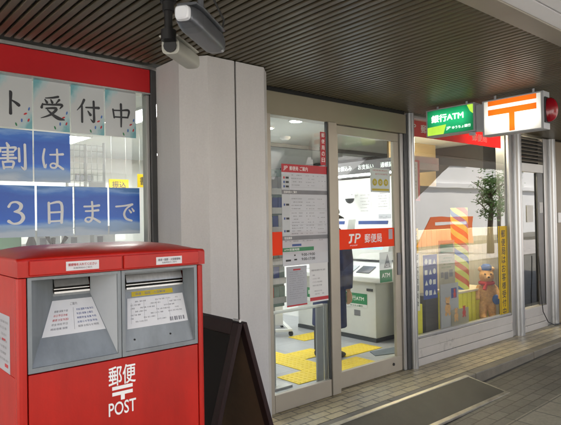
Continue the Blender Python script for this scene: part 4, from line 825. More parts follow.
# ================================================================== ATM CORNER
def atm(y0, first=True):
    t = thing('cash_machine', (5.35, y0 + .32, .012), 'white cash machine with a green sign on its front, nearest the sliding door' if first else 'white cash machine standing behind the first one', 'cash machine', 'cash machines along the right wall')
    y1 = y0 + .64
    P('atm', 'cabinet', t, lambda mb: mb.box(5.10, 5.60, y0, y1, .06, .72), bevel=.006)
    P('atmd', 'plinth', t, lambda mb: mb.box(5.092, 5.60, y0 - .004, y1, .013, .058))
    P('atm', 'console', t, lambda mb: mb.prism([(5.03, .725), (5.62, .725), (5.62, .96), (5.33, .93), (5.03, .79)], y0 - .14, y1 + .0, 'y'), bevel=.012)
    P('atm', 'upper_case', t, lambda mb: mb.prism([(5.36, .965), (5.62, .965), (5.62, 1.48), (5.47, 1.48)], y0 + .02, y1 - .02, 'y'), bevel=.01)
    P('screen', 'screen', t, lambda mb: mb.hexa([(5.387, y0 + .12, 1.10), (5.387, y1 - .12, 1.10), (5.40, y1 - .12, 1.10), (5.40, y0 + .12, 1.10)], [(5.437, y0 + .12, 1.34), (5.437, y1 - .12, 1.34), (5.45, y1 - .12, 1.34), (5.45, y0 + .12, 1.34)]))
    P('inkblue', 'label_strip', t, lambda mb: mb.box(5.455, 5.468, y0 + .08, y1 - .08, 1.40, 1.455))
    P('atmd', 'keypad', t, lambda mb: mb.hexa([(5.10, y0 + .1, .826), (5.10, y0 + .3, .826), (5.24, y0 + .3, .893), (5.24, y0 + .1, .893)], [(5.098, y0 + .1, .832), (5.098, y0 + .3, .832), (5.238, y0 + .3, .899), (5.238, y0 + .1, .899)]))
    P('ltgrey', 'tray', t, lambda mb: mb.hexa([(5.10, y0 + .36, .826), (5.10, y1 - .06, .826), (5.24, y1 - .06, .893), (5.24, y0 + .36, .893)], [(5.098, y0 + .36, .832), (5.098, y1 - .06, .832), (5.238, y1 - .06, .899), (5.238, y0 + .36, .899)]))
    P('atmd', 'card_slot', t, lambda mb: mb.box(5.088, 5.099, y0 + .04, y0 + .13, .615, .645))
    def f(mb):
        o = (5.098, y0 + .48, .40); mb.m(0); mb.quad(o, UY, UZ, 0, .045, .35, .175, .001); mb.m(1); mb.text('銀行ATM', o, UY, UZ, .05, .085, .25, .055, .0018); mb.m(2); mb.quad(o, UY, UZ, 0, 0, .35, .045, .001)
        mb.m(0); mb.text('ゆうちょ銀行', o, UY, UZ, .08, .012, .2, .022, .0018); mb.m(3); mb.quad(o, UY, UZ, .14, -.10, .24, -.03, .001)
    P(['green', 'wtext', 'paper', 'inkgrey'], 'front_sign', t, f)
    return t
atm(4.235); atm(4.96, False)
for i, (y, c, lb) in enumerate(((4.62, 'yellow', 'small yellow card stand on the console of the first cash machine'), (4.86, 'paper', 'small white leaflet box on the console between the cash machines'))):
    solo('leaflet_stand', ['ltgrey', c, 'paper'], lb, 'stand', lambda mb: (mb.hexa([(5.40, y, .958), (5.46, y, .958), (5.46, y + .12, .958), (5.40, y + .12, .958)], [(5.40, y, .99), (5.46, y, .99), (5.46, y + .12, .99), (5.40, y + .12, .99)]), mb.m(1), mb.hexa([(5.42, y + .01, .99), (5.425, y + .01, .99), (5.425, y + .11, .99), (5.42, y + .11, .99)], [(5.45, y + .03, 1.11), (5.455, y + .03, 1.11), (5.455, y + .09, 1.11), (5.45, y + .09, 1.11)])), origin=(5.43, y + .06, .95))
t = thing('cash_machine_booth', (5.65, 4.9, .012), 'white booth around the cash machines with a dark lettered header', 'booth')
P('white', 'back_panel', t, lambda mb: mb.box(5.63, 5.68, 4.10, 6.6, .013, 2.02))
P('white', 'side_panel', t, lambda mb: mb.box(5.36, 5.629, 4.10, 4.13, .013, 2.02))
def f(mb):
    mb.m(0); mb.box(5.10, 5.68, 3.72, 6.6, 2.035, 2.185); o = (5.10, 6.6, 2.035); mb.m(1); a = .06
    for s_ in ('通帳記入', 'お支払い', 'お知らせ', 'お預入れ', 'お引出し', 'お振込み', 'お支払い', '通帳記入'): mb.text(s_, o, UY, UZ, a, .045, .24, .06, bold=.006); a += .345
P(['inkgrey', 'slt'], 'header', t, f)
P('lamp', 'light_strip', t, lambda mb: mb.box(5.20, 5.26, 4.0, 6.4, 2.020, 2.033))
rn = random.Random(11)
for i, (y, z, h, c) in enumerate(((4.42, 1.60, .24, 'paper'), (4.72, 1.55, .28, 'paper'), (4.40, 1.36, .18, 'paperg'), (5.55, 1.5, .3, 'paper'))):
    def f(mb):
        mb.m(0); mb.box(5.624, 5.629, y, y + .2, z, z + h); lines(mb, (5.624, y + .2, z), UY, UZ, .02, .18, h - .04, .03, 6, 1, rn, .008)
    solo('notice_sheet', [c, 'inkgrey'], ['white notice high on the booth wall beside the sliding door stile', 'larger white notice on the booth wall left of the first', 'small grey notice low on the booth wall', 'white notice on the booth wall behind the person in the cap'][i], 'notice', f, origin=(5.627, y + .1, z))
t = thing('dome_camera', (5.5, 4.98, 1.85), 'dark dome camera on a white arm below the lettered header', 'camera')
P('white', 'arm', t, lambda mb: (mb.box(5.45, 5.629, 4.94, 5.02, 1.80, 1.88), mb.tube([(5.50, 4.98, 1.80), (5.50, 4.98, 1.755)], .07, 18)), bevel=.004)
P('atmd', 'dome', t, lambda mb: mb.ell((5.50, 4.98, 1.755), (.062, .062, .07)))
# tactile path, one thing of four strips
def f(mb):
    for x0, x1, y0, y1 in ((3.33, 4.43, 3.66, 3.965), (3.65, 3.96, 3.967, 5.6), (3.962, 4.348, 4.262, 4.575), (4.35, 4.95, 4.03, 4.345), (4.56, 5.0, 4.905, 5.2)):
        mb.box(x0, x1, y0, y1, .0125, .018)
        nx = max(1, int((x1 - x0) / .06)); ny = max(1, int((y1 - y0) / .06))
        for i in range(nx):
            for j in range(ny):
                cx, cy = x0 + .03 + i * (x1 - x0 - .02) / nx, y0 + .03 + j * (y1 - y0 - .02) / ny; r = .012
                mb.add([(cx - r, cy - r, .018), (cx + r, cy - r, .018), (cx + r, cy + r, .018), (cx - r, cy + r, .018), (cx - r * .6, cy - r * .6, .0225), (cx + r * .6, cy - r * .6, .0225), (cx + r * .6, cy + r * .6, .0225), (cx - r * .6, cy + r * .6, .0225)], [(4, 5, 6, 7), (0, 1, 5, 4), (1, 2, 6, 5), (2, 3, 7, 6), (3, 0, 4, 7)])
solo('tactile_paving', 'tact', 'yellow studded guide strips for the blind on the office floor', 'floor tiles', f, origin=(3.9, 4.2, .012))
solo('floor_mat', 'mat', 'slate blue mat on the floor in front of the first cash machine', 'mat', lambda mb: mb.hexa([(4.60, 3.84, .0125), (5.30, 3.62, .0125), (5.34, 3.90, .0125), (4.70, 4.0, .0125)], [(4.60, 3.84, .0185), (5.30, 3.62, .0185), (5.34, 3.90, .0185), (4.70, 4.0, .0185)]), origin=(4.95, 3.85, .012))
# guard rail behind the fixed pane
t = thing('guard_rail', (3.1, 3.43, .012), 'low white-topped guard rail with a grey end panel behind the fixed door glass', 'railing')
P('white', 'top_bar', t, lambda mb: mb.tube([(2.74, 3.42, .742), (3.40, 3.42, .742)], .014, 12))
P('ltgrey', 'end_panel', t, lambda mb: mb.box(3.318, 3.40, 3.412, 3.428, .06, .728), bevel=.003)
P('alu2', 'post', t, lambda mb: mb.tube([(3.435, 3.42, .013), (3.435, 3.42, .75)], .02, 14)); P('alu2', 'post', t, lambda mb: mb.tube([(2.745, 3.42, .013), (2.745, 3.42, .75)], .016, 14))
# wheeled writing stand
t = thing('writing_stand', (4.75, 5.5, .012), 'white wheeled stand with slanted legs behind the guard rail', 'stand')
P('white', 'base', t, lambda mb: (mb.bar((4.62, 5.22, .09), (4.93, 5.76, .09), .05, .03), mb.bar((4.10, 5.55, .09), (4.62, 5.25, .09), .05, .03), mb.bar((4.40, 6.08, .09), (4.90, 5.76, .09), .05, .03)), bevel=.004)
P('white', 'leg', t, lambda mb: mb.bar((4.28, 5.70, .09), (4.33, 5.62, .95), .05, .03), bevel=.004); P('white', 'leg', t, lambda mb: mb.bar((4.55, 5.98, .09), (4.58, 5.9, .95), .05, .03), bevel=.004)
P('white', 'panel', t, lambda mb: mb.bar((4.38, 5.62, .32), (4.70, 5.46, .32), .02, .42), bevel=.004)
P('white', 'top', t, lambda mb: mb.hexa([(4.1, 5.5, .95), (4.6, 5.25, .95), (4.9, 5.8, .95), (4.4, 6.05, .95)], [(4.1, 5.5, .98), (4.6, 5.25, .98), (4.9, 5.8, .98), (4.4, 6.05, .98)]), bevel=.004)
for x, y in ((4.64, 5.24), (4.93, 5.75), (4.12, 5.55), (4.42, 6.08)): P('rubber', 'caster', t, lambda mb: (mb.tube([(x - .012, y, .045), (x + .012, y, .045)], .032, 14), mb.tube([(x, y, .045), (x, y, .08)], .01, 8)))
# leaflet rack
t = thing('leaflet_rack', (3.13, 3.72, .012), 'grey-green leaflet rack behind the left edge of the notice on the door', 'rack')
P('leafrack', 'back', t, lambda mb: mb.box(3.02, 3.24, 3.74, 3.76, .72, 1.94)); P('alu', 'foot', t, lambda mb: (mb.box(3.0, 3.25, 3.66, 3.86, .013, .03), mb.box(3.10, 3.13, 3.742, 3.758, .031, .72)))
rn = random.Random(21)
for k in range(6):
    z = 1.72 - k * .17 if k < 3 else 1.10 - (k - 3) * .17
    lf = P('alu', 'pocket', t, lambda mb: (mb.box(3.03, 3.23, 3.700, 3.704, z, z + .05), mb.box(3.03, 3.23, 3.700, 3.74, z - .004, z)))
    for j in range(3): P(rn.choice(['leafrack', 'paper', 'orange', 'paperg', 'posterblue']), 'leaflet', lf, lambda mb: mb.box(3.035 + .065 * j, 3.095 + .065 * j, 3.712, 3.722, z + .002, z + .145 + rn.uniform(-.01, .012)))

# ================================================================== PERSON AT THE CASH MACHINE (facing +X)
PX, PY, G = 4.275, 4.17, .012
t = thing('person', (PX, PY, G), 'person in a navy coat and olive-grey cap standing at the cash machine', 'person')
def V3(x, y, z): return (PX + x, PY + y, G + z)
def sec(x, y, z, rx, ry): return (V3(x, y, z), (rx, 0, 0), (0, ry, 0))
def limb(mb, pts, rr, n=12): mb.tube([V3(*p) for p in pts], rr, n)
def f(mb):
    mb.loft([sec(-.01, 0, .80, .10, .155), sec(-.01, 0, .92, .115, .165), sec(0, 0, 1.05, .10, .15), sec(.0, 0, 1.20, .11, .17), sec(-.01, 0, 1.30, .10, .19), sec(-.01, 0, 1.36, .07, .14), sec(0, 0, 1.40, .05, .06)], 20)
    limb(mb, [(0, 0, 1.34), (.015, 0, 1.42), (.02, 0, 1.46)], [.058, .052, .055])
    mb.ell(V3(.03, 0, 1.50), (.095, .074, .115)); mb.ell(V3(.055, 0, 1.445), (.065, .055, .06))
    mb.ell(V3(.132, 0, 1.485), (.018, .013, .022)); mb.ell(V3(.115, 0, 1.43), (.02, .022, .018))
    mb.ell(V3(.117, 0, 1.452), (.016, .022, .006))
    for s in (1, -1):
        mb.ell(V3(.015, s * .076, 1.485), (.018, .010, .032)); mb.ell(V3(.112, s * .03, 1.505), (.010, .014, .008))
        limb(mb, [(-.02, s * .085, .86), (-.05, s * .085, .66), (-.06, s * .08, .46), (-.09, s * .08, .26), (-.10, s * .08, .09)], [.085, .072, .056, .052, .040])
        limb(mb, [(-.12, s * .08, .05), (-.05, s * .082, .045), (.02, s * .085, .035), (.06, s * .088, .03)], [.042, .044, .04, .026])
        reach = .10 if s > 0 else .06; hz = .74 if s > 0 else .72
        limb(mb, [(-.01, s * .17, 1.30), (.0, s * .21, 1.18), (.03, s * .215, 1.04), (reach * .7, s * .215, hz + .17), (reach, s * .20, hz)], [.058, .052, .043, .036, .027])
        hx, hy = reach + .012, s * .20; h0 = hz - .05
        mb.ell(V3(hx, hy, h0), (.040, .020, .052))
        for k, (dy, ln) in enumerate(((-.03, .055), (-.010, .066), (.011, .062), (.031, .048))):
            limb(mb, [(hx + dy, hy, h0 - .03), (hx + dy * 1.1 + .004, hy, h0 - .045 - ln * .5), (hx + dy * 1.1, hy - s * .014, h0 - .04 - ln)], [.010, .0095, .007], 8)
        limb(mb, [(hx + .025, hy, h0 + .02), (hx + .052, hy - s * .012, h0 - .015), (hx + .058, hy - s * .016, h0 - .05)], [.012, .011, .008], 8)
P('skin', 'body', t, f, remesh=.008, rsm=4)
def f(mb):
    mb.loft([sec(-.03, 0, .33, .155, .215), sec(-.025, 0, .50, .15, .21), sec(-.015, 0, .75, .15, .195), sec(-.01, 0, .92, .15, .195), sec(0, 0, 1.06, .135, .185), sec(0, 0, 1.20, .145, .20), sec(-.01, 0, 1.30, .128, .212), sec(-.01, 0, 1.37, .088, .155), sec(0, 0, 1.41, .068, .072)], 24)
    for s in (1, -1):
        reach = .10 if s > 0 else .06; hz = .74 if s > 0 else .72
        limb(mb, [(-.01, s * .165, 1.31), (.0, s * .218, 1.18), (.03, s * .222, 1.035), (reach * .7, s * .218, hz + .17), (reach * .95, s * .203, hz + .02)], [.078, .074, .066, .056, .048], 14)
P('navy', 'coat', t, f, remesh=.012, rsm=5)
P('trouser', 'trousers', t, lambda mb: [limb(mb, [(-.02, s * .085, .80), (-.05, s * .085, .62), (-.06, s * .08, .46), (-.09, s * .08, .26), (-.10, s * .08, .075)], [.098, .086, .073, .067, .060], 16) for s in (1, -1)])
P('black', 'shoe', t, lambda mb: [mb.loft([(V3(-.155, s * .08, .045), (0, .03, 0), (0, 0, .035)), (V3(-.11, s * .08, .05), (0, .05, 0), (0, 0, .05)), (V3(-.03, s * .083, .042), (0, .052, 0), (0, 0, .042)), (V3(.05, s * .087, .034), (0, .048, 0), (0, 0, .032)), (V3(.10, s * .09, .024), (0, .025, 0), (0, 0, .018))], 14) for s in (1, -1)])
P('hair', 'hair', t, lambda mb: (mb.ell(V3(-.005, 0, 1.505), (.088, .080, .095)), mb.ell(V3(-.04, 0, 1.45), (.05, .062, .06))))
def f(mb):
    mb.loft([sec(.02, 0, 1.535, .110, .090), sec(.018, 0, 1.56, .112, .092), sec(.012, 0, 1.60, .096, .082), sec(.008, 0, 1.625, .055, .05), sec(.008, 0, 1.632, .012, .012)], 22)
    n = 14; top = []; bot = []
    for i in range(n + 1):
        a = -pi / 2 + pi * i / n; x = .08 + .13 * cos(a); y = .082 * sin(a); z = 1.530 - .05 * cos(a) - .02 * abs(sin(a))
        top.append(V3(x, y, z + .006)); bot.append(V3(x, y, z))
    mb.add(top + bot + [V3(.08, 0, 1.546), V3(.08, 0, 1.534)], [(i, i + 1, 2 * n + 2) for i in range(n)] + [(n + 1 + i + 1, n + 1 + i, 2 * n + 3) for i in range(n)] + [(i + 1, i, n + 1 + i, n + 2 + i) for i in range(n)])
P('cap', 'cap', t, f)

# ================================================================== LEFT WINDOW INTERIOR
t = thing('wire_rack', (1.81, 4.6, .012), 'white wire grid display rack seen under the brush-lettered sheet 付', 'rack')
P('white', 'grid', t, lambda mb: ([mb.tube([(1.64 + .05 * i, 4.60, .9), (1.64 + .05 * i, 4.60, 2.16)], .004, 6) for i in range(7)], [mb.tube([(1.63, 4.60, .95 + .05 * i), (1.95, 4.60, .95 + .05 * i)], .0035, 6) for i in range(25)]))
P('white', 'post', t, lambda mb: (mb.tube([(1.63, 4.60, .02), (1.63, 4.60, 2.18)], .012, 8), mb.tube([(1.95, 4.60, .02), (1.95, 4.60, 2.18)], .012, 8), mb.tube([(1.79, 4.61, .02), (1.79, 4.61, 2.16)], .016, 8)))
P('white', 'foot', t, lambda mb: (mb.bar((1.63, 4.3, .03), (1.63, 4.9, .03), .03), mb.bar((1.95, 4.3, .03), (1.95, 4.9, .03), .03)))
P('paper', 'leaflet', t, lambda mb: (mb.box(1.80, 1.93, 4.56, 4.57, 1.66, 1.84),))
t = thing('service_counter', (2.3, 6.8, .012), 'pale service counter with cabinets deep inside the office', 'counter')
P('atm', 'front', t, lambda mb: mb.box(-.15, 3.6, 6.6, 6.65, .013, 1.05)); P('cream', 'top', t, lambda mb: mb.box(-.18, 3.65, 6.5, 7.1, 1.052, 1.09), bevel=.005)
P('atm', 'upper_wall', t, lambda mb: mb.box(-.15, 3.9, 8.4, 8.45, 1.2, 2.10)); P('atm', 'side', t, lambda mb: mb.box(3.55, 3.6, 6.652, 7.05, .013, 1.05))
P('inkgrey', 'cabinet', t, lambda mb: mb.box(3.10, 3.36, 8.34, 8.399, 2.12, 2.24))
for i, (x, y, z, w_, h, s_, lb) in enumerate(((2.60, 6.0, 1.865, .235, .12, '振込', 'wide yellow sign lettered 振込 hanging above the bottom poster row'), (2.95, 6.0, 1.90, .19, .155, '書込', 'yellow sign lettered 書込 hanging near the window post'))):
    def f(mb):
        mb.m(0); mb.box(x, x + w_, y, y + .012, z, z + h); mb.m(1); mb.text(s_, (x, y, z), UX, UZ, w_ * .15, h * .18, w_ * .7, h * .62)
        mb.m(2); mb.tube([(x + .03, y + .006, z + h), (x + .03, y + .006, 2.6)], .002, 6); mb.tube([(x + w_ - .03, y + .006, z + h), (x + w_ - .03, y + .006, 2.6)], .002, 6)
    solo('hanging_sign', ['yellow', 'black', 'alu'], lb, 'sign', f, group='yellow signs over the counter', origin=(x + w_ / 2, y, z))
# window ledge things just above the mailbox
t = thing('window_ledge', (.2, 3.65, .8), 'white ledge inside the left window carrying small display things', 'shelf')
P('white', 'board', t, lambda mb: mb.box(-.18, 1.72, 3.43, 3.95, 1.25, 1.28)); [P('white', 'bracket', t, lambda mb: mb.box(x, x + .04, 3.44, 3.9, .013, 1.249)) for x in (-.1, .7, 1.5)]
solo('green_panel', 'plastgreen', 'plain green panel on the window ledge above the left end of the mailbox', 'panel', lambda mb: mb.box(.55, 1.022, 3.70, 3.715, 1.281, 1.50), origin=(.8, 3.70, 1.281))
solo('dark_vase', 'board', 'small dark vase on the window ledge right of the green panel', 'vase', lambda mb: mb.loft([((1.058, 3.62, 1.281 + z), (r_, 0, 0), (0, r_, 0)) for z, r_ in ((0, .022), (.03, .034), (.09, .03), (.13, .016), (.16, .02))], 16), origin=(1.058, 3.62, 1.281))
for i, x in enumerate((1.12, 1.32, 1.50)):
    solo('white_box', ['paper', 'inkgrey'], ['white packing box beside the dark vase on the ledge', 'white packing box in the middle of the ledge', 'white packing box at the column end of the ledge'][i], 'box', lambda mb: (mb.m(0), mb.box(x, x + .15, 3.72, 3.85, 1.281, 1.281 + (.17, .14, .19)[i]), mb.m(1), mb.box(x + .02, x + .06, 3.716, 3.719, 1.32, 1.40)), group='packing boxes on the ledge', origin=(x, 3.78, 1.281), bevel=.003)
solo('small_plant', ['board', 'bark'], 'small dark dried plant on the ledge behind the bottom poster row', 'plant', lambda mb: ([mb.tube([(1.20, 3.60, 1.281), (1.20 + .03 * sin(i * 2.1), 3.60 + .03 * cos(i * 2.1), 1.35), (1.20 + .07 * sin(i * 2.1), 3.60 + .05 * cos(i * 2.1), 1.40 + .01 * (i % 3))], [.004, .006, .014], 6) for i in range(7)]), origin=(1.2, 3.6, 1.281))

# ================================================================== RIGHT WINDOW DISPLAY
YG = 3.372
def sheet(name, x0, x1, z0, z1, mats, label, cat, fn, y=YG):
    def f(mb):
        mb.m(0); mb.box(x0, x1, y, y + .003, z0, z1); fn(mb, (x0, y, z0), x1 - x0, z1 - z0)
    return solo(name, mats, label, cat, f, origin=((x0 + x1) / 2, y, z0))
sheet('vertical_banner', 4.668, 4.760, .535, 1.122, ['paper', 'black'], 'narrow white banner with black characters at the left edge of the display window', 'banner', lambda mb, o, W, H: (mb.m(1), mb.vtext('郵便貯金相談会', o, UX, UZ, .018, H - .015, .056, .078)))
sheet('yellow_strip', 4.668, 4.752, 1.127, 1.378, ['yellow', 'black'], 'short yellow strip above the narrow white banner', 'banner', lambda mb, o, W, H: (mb.m(1), mb.vtext('お知らせ', o, UX, UZ, .020, H - .02, .044, .056)))
def f(mb, o, W, H):
    rnd = random.Random(4); mb.m(1)
    for r_ in range(4):
        for c in range(3):
            a, b = .022 + c * .073, H - .10 - r_ * .108
            if (r_ + c) % 3 == 0: mb.add([(o[0] + a + .028 + .026 * cos(2 * pi * i / 14), o[1] - .0008, o[2] + b + .03 + .03 * sin(2 * pi * i / 14)) for i in range(14)], [tuple(range(14))])
            elif (r_ + c) % 3 == 1: mb.quad(o, UX, UZ, a, b, a + .05, b + .05)
            else: mb.add([(o[0] + a, o[1] - .0008, o[2] + b), (o[0] + a + .055, o[1] - .0008, o[2] + b), (o[0] + a + .028, o[1] - .0008, o[2] + b + .055)], [(0, 1, 2)])
sheet('blue_poster', 4.830, 5.078, .635, 1.097, ['posterblue', 'bluetext'], 'blue poster with rows of pale pictograms in the display window', 'poster', f)
def f(mb, o, W, H):
    rnd = random.Random(7); mb.m(1); mb.quad(o, UX, UZ, .03, H - .13, W - .03, H - .03); lines(mb, o, UX, UZ, .03, W - .03, H - .2, H - .30, 4, 1, rnd, .012); mb.m(2); mb.quad(o, UX, UZ, .10, H - .42, .17, H - .34); mb.quad(o, UX, UZ, .19, H - .40, .26, H - .32); mb.quad(o, UX, UZ, .03, H - .40, .08, H - .34)
sheet('tall_poster', 5.115, 5.420, .235, 1.235, ['posterbeige', 'green', 'inkgrey'], 'tall beige poster with a green heading in the display window', 'poster', f)
def bearpic(mb, o, a, b, s, mi):
    mb.m(mi)
    for (x, z, r_) in ((0, 0, .05), (0, .07, .036), (-.028, .10, .013), (.028, .10, .013), (-.03, -.055, .02), (.03, -.055, .02)):
        mb.add([(o[0] + a + (x + r_ * cos(2 * pi * i / 14)) * s, o[1] - .0009, o[2] + b + (z + r_ * sin(2 * pi * i / 14)) * s) for i in range(14)], [tuple(range(14))])
def f(mb, o, W, H):
    bearpic(mb, o, .13, .20, 1.1, 1); bearpic(mb, o, .27, .34, .55, 2); mb.m(3); mb.quad(o, UX, UZ, .20, .30, .31, .41, .0004)
sheet('toy_poster', 5.125, 5.470, .30, .765, ['paperg', 'bear', 'scarf', 'posterblue'], 'pale poster printed with a small brown toy figure, low in the display window', 'poster', f, y=YG - .006)
def f(mb, o, W, H): bearpic(mb, o, .10, .10, .8, 1); bearpic(mb, o, .26, .12, .7, 2)
sheet('toy_poster', 5.31, 5.665, .297, .47, ['posterbeige', 'bear', 'scarf'], 'small beige poster with two toy figures at the sill of the display window', 'poster', f, y=YG - .011)
solo('dark_case', 'shadowbox', 'black upright case on the display floor behind the blue poster', 'case', lambda mb: mb.box(4.93, 5.16, 3.42, 3.60, .013, .66), origin=(5.04, 3.5, .013), bevel=.006)
def f(mb, o, W, H): mb.m(1); mb.vtext('郵便局はお客様受付中', o, UX, UZ, .065, H - .05, .09, .105); mb.m(1); mb.quad(o, UX, UZ, .02, 0, .03, H); mb.quad(o, UX, UZ, W - .03, 0, W - .02, H)
sheet('vertical_banner', 6.335, 6.552, .297, 1.365, ['yellow', 'black'], 'tall yellow banner with black vertical characters at the right of the display window', 'banner', f, y=3.341)
t = thing('display_table', (6.2, 3.8, .013), 'low table under a bright yellow cloth in the display window', 'table')
P('ycloth', 'cloth', t, lambda mb: mb.prism([(5.75 + .008 * sin(i * 1.9), 3.60 + .0 * i) if False else p for i, p in enumerate([(5.92 + .05 * k, 3.66 + (.012 if k % 2 else -.008)) for k in range(15)] + [(6.62, 3.96), (5.92, 3.96)])], .03, .555), bevel=.006)
P('cream', 'top', t, lambda mb: mb.box(5.90, 6.66, 3.645, 3.98, .558, .585), bevel=.004)
solo('display_plinth', 'ycloth', 'low plinth under yellow-green cloth at the left corner of the display window', 'plinth', lambda mb: mb.box(4.66, 4.90, 3.44, 3.62, .013, .58), origin=(4.78, 3.53, .013), bevel=.006)
# striped column standing on the table
def f(mb):
    n = 40; rad = .105; cx, cy, za_, zb_ = 6.21, 3.79, .586, 1.60; pitch = .44; mb.smooth = True
    seq = [(0, .17), (1, .16), (0, .17), (2, .16), (0, .17), (1, .17)]; ph = -2.0
    while ph < 4:
        for c, wd in seq:
            mb.m(c)
            for j in range(n):
                q = []
                for jj, p_ in ((j, ph), (j + 1, ph), (j + 1, ph + wd), (j, ph + wd)):
                    a = 2 * pi * jj / n; q.append((cx + rad * cos(a), cy + rad * sin(a), min(zb_, max(za_, za_ + (p_ - jj / n) * pitch))))
                if max(v[2] for v in q) - min(v[2] for v in q) > 1e-5: mb.add(q, [(0, 1, 2, 3)])
            ph += wd
    mb.smooth = False; mb.m(0); mb.add([(cx + rad * cos(2 * pi * j / n), cy + rad * sin(2 * pi * j / n), zb_ - .001) for j in range(n)], [tuple(range(n))])
solo('striped_column', ['stripey', 'striper', 'stripeb'], 'column with yellow, red and blue spiral stripes behind the display glass', 'column', f, origin=(6.21, 3.79, .586))
# toy bear
t = thing('toy_bear', (6.50, 3.60, .013), 'orange-brown toy bear with a blue cap and red scarf standing by the yellow banner', 'toy')
BX, BY, B0 = 6.50, 3.60, .17
t.scale = (1.12, 1.12, 1.15); t.rotation_euler.z = R(-48)
P('cream', 'stand', t, lambda mb: mb.box(BX - .13, BX + .13, BY - .10, BY + .10, .014, B0), bevel=.005)
def f(mb):
    q = lambda x, y, z: (BX + x, BY + y, B0 + z)
    mb.ell(q(0, 0, .27), (.085, .075, .14)); mb.ell(q(0, -.008, .47), (.082, .075, .080)); mb.ell(q(0, -.075, .455), (.036, .035, .03))
    for s in (1, -1):
        mb.ell(q(s * .066, 0, .545), (.027, .018, .028)); mb.tube([q(s * .045, -.005, .19), q(s * .05, -.01, .1), q(s * .05, -.02, .035)], [.05, .046, .042], 12); mb.ell(q(s * .05, -.035, .03), (.042, .06, .032)); mb.tube([q(s * .07, 0, .36), q(s * .115, -.03, .29), q(s * .115, -.06, .22)], [.034, .034, .03], 12)
P('bear', 'body', t, f, remesh=.009, rsm=3)
P('scarf', 'scarf', t, lambda mb: (mb.tube([(BX + .07 * cos(a), BY + .068 * sin(a), B0 + .395) for a in [2 * pi * i / 16 for i in range(17)]], .02, 8), mb.tube([(BX - .02, BY - .075, B0 + .39), (BX - .045, BY - .09, B0 + .33)], [.016, .022], 8)))
P('bearcap', 'cap', t, lambda mb: mb.loft([((BX, BY, B0 + .535), (.055, 0, 0), (0, .055, 0)), ((BX, BY, B0 + .575), (.06, 0, 0), (0, .058, 0)), ((BX, BY, B0 + .60), (.035, 0, 0), (0, .035, 0))], 16))
P('bearcap', 'satchel', t, lambda mb: mb.ell((BX + .09, BY - .06, B0 + .22), (.045, .022, .055)))
P('black', 'face', t, lambda mb: (mb.ell((BX, BY - .108, B0 + .468), (.013, .008, .010)), mb.ell((BX - .032, BY - .078, B0 + .498), (.008, .006, .009)), mb.ell((BX + .032, BY - .078, B0 + .498), (.008, .006, .009))))
solo('framed_poster', ['inkred', 'paper', 'inkgrey'], 'red-framed poster hanging high at the left edge of the display window', 'poster', lambda mb: (mb.m(0), mb.box(4.64, 4.80, YG, YG + .004, 1.66, 2.08), mb.m(1), mb.quad((4.64, YG, 1.66), UX, UZ, .0, .02, .125, .40), lines(mb, (4.64, YG, 1.66), UX, UZ, .015, .11, .36, .05, 10, 2, random.Random(1), .012)), origin=(4.72, YG, 1.66))

t = thing('bounce_building', (-9, 3, 0), 'added pale building out of view on the left, reflecting sunlight to the entrance', 'building')  # unseen block added as a reflector, throwing sunlight in from the left
P('bwhite', 'wall', t, lambda mb: mb.box(-14, -4.6, -7, 20, -.7, 8)); P('bwhite', 'cornice', t, lambda mb: mb.box(-4.6, -4.45, -7, 20, 3.2, 3.45))
for i in range(5): P('wglass', 'window', t, lambda mb: mb.box(-4.61, -4.57, -4 + 4.5 * i, -2.6 + 4.5 * i, 4.6, 6.4))
# ================================================================== ACROSS THE STREET (seen in the glass)
t = thing('street_building', (22, -16, 0), 'white rendered building across the street with dark windows', 'building')
P('bwhite', 'wall', t, lambda mb: mb.box(4, 60, -20, -14, -.5, 9.0)); P('bwhite', 'cornice', t, lambda mb: (mb.box(3.9, 60.1, -14, -13.8, 3.4, 3.7), mb.box(3.9, 60.1, -14, -13.75, 8.7, 9.05)))
for i in range(6):
    P('wglass', 'window', t, lambda mb: mb.box(7 + i * 8.5, 9.4 + i * 8.5, -13.99, -13.94, 4.9, 6.6))
t = thing('street_shop', (-14, -16, 0), 'tan tiled building with a shop awning across the street', 'building')
P('btan', 'wall', t, lambda mb: mb.box(-40, 3.8, -22, -14, -.5, 7.0)); P('wglass', 'shop_front', t, lambda mb: mb.box(-10, 2, -13.99, -13.9, .1, 2.2))
solo('hoarding', ['awn', 'wtext'], 'orange-red hoarding board standing along the far side of the street', 'hoarding', lambda mb: (mb.prism([(21.9, .05), (27.0, .05), (27.0, 1.45), (23.2, 1.45)], -9.05, -9.0, 'y'), mb.m(1), mb.box(23.6, 26.4, -8.999, -8.99, 1.05, 1.2)), origin=(24, -9, .05))
t = thing('footbridge_stair', (14, -3.6, 0), 'dark tan footbridge stair rising along the street side', 'stair')
zs = lambda x: 1.98 + .592 * (x - 13.5)
P('stair', 'flight', t, lambda mb: mb.prism([(10.4, zs(10.4)), (18, zs(18)), (18, zs(18) + .5), (10.4, zs(10.4) + .5)], -4.4, -3.0, 'y'))
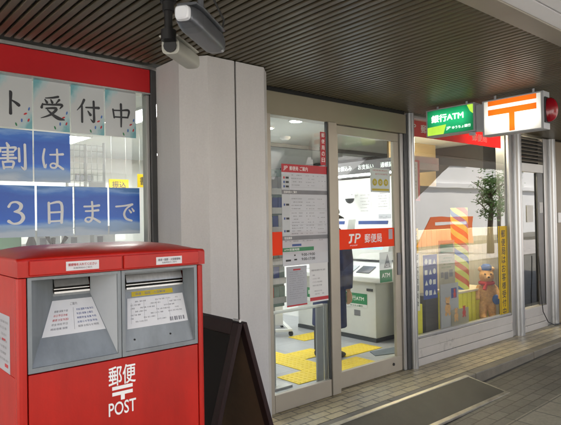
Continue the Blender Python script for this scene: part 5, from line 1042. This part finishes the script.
for y in (-4.4, -3.05): P('stair', 'parapet', t, lambda mb: mb.prism([(10.4, zs(10.4) + .502), (18, zs(18) + .502), (18, zs(18) + 1.6), (10.4, zs(10.4) + 1.6)], y, y + .05, 'y'))
P('stair', 'deck', t, lambda mb: mb.box(18.002, 19.6, -16, -3.0, zs(18), zs(18) + .5)); P('stair', 'pier', t, lambda mb: mb.box(18.5, 19, -12.5, -12, -.4, zs(18) - .002))
def tree(x, y, h, r_, label):
    t = thing('street_tree', (x, y, 0), label, 'tree', 'trees along the far pavement')
    rnd = random.Random(int(x * 10))
    def f(mb):
        mb.tube([(x, y, -.2), (x + .05, y, h * .3), (x + .1, y + .05, h * .62), (x + .05, y, h * .9)], [.14, .11, .08, .03], 10)
        for k in range(9):
            a = k * 2.4; z = h * (.4 + .05 * k); mb.tube([(x + .06, y, z), (x + .5 * r_ * cos(a), y + .5 * r_ * sin(a), z + .35), (x + .9 * r_ * cos(a), y + .9 * r_ * sin(a), z + .6)], [.05, .03, .012], 6)
    P('bark', 'trunk', t, f)
    def f(mb):
        cl = [(x + r_ * .75 * rnd.uniform(.2, 1) * cos(k * 2.4), y + r_ * .75 * rnd.uniform(.2, 1) * sin(k * 2.4), h * (.42 + .055 * (k % 11)) + rnd.uniform(-.2, .5)) for k in range(20)]
        for c in cl:
            for _ in range(62):
                p = Vector(c) + Vector((rnd.gauss(0, .27), rnd.gauss(0, .27), rnd.gauss(0, .16))) * r_ * .8; a = Vector((rnd.uniform(-1, 1), rnd.uniform(-1, 1), rnd.uniform(-.6, .6))).normalized(); b = a.cross(Vector((rnd.uniform(-1, 1), rnd.uniform(-1, 1), 1))).normalized(); s = rnd.uniform(.05, .10)
                mb.add([p - a * s, p + b * s * .45, p + a * s, p - b * s * .45], [(0, 1, 2, 3)])
    P('leaf', 'crown', t, f)
tree(22.6, -5.6, 3.2, .85, 'leafy street tree at the kerb, opposite the display window')
tree(34.0, -11.2, 4.6, 1.5, 'taller leafy tree on the far pavement')
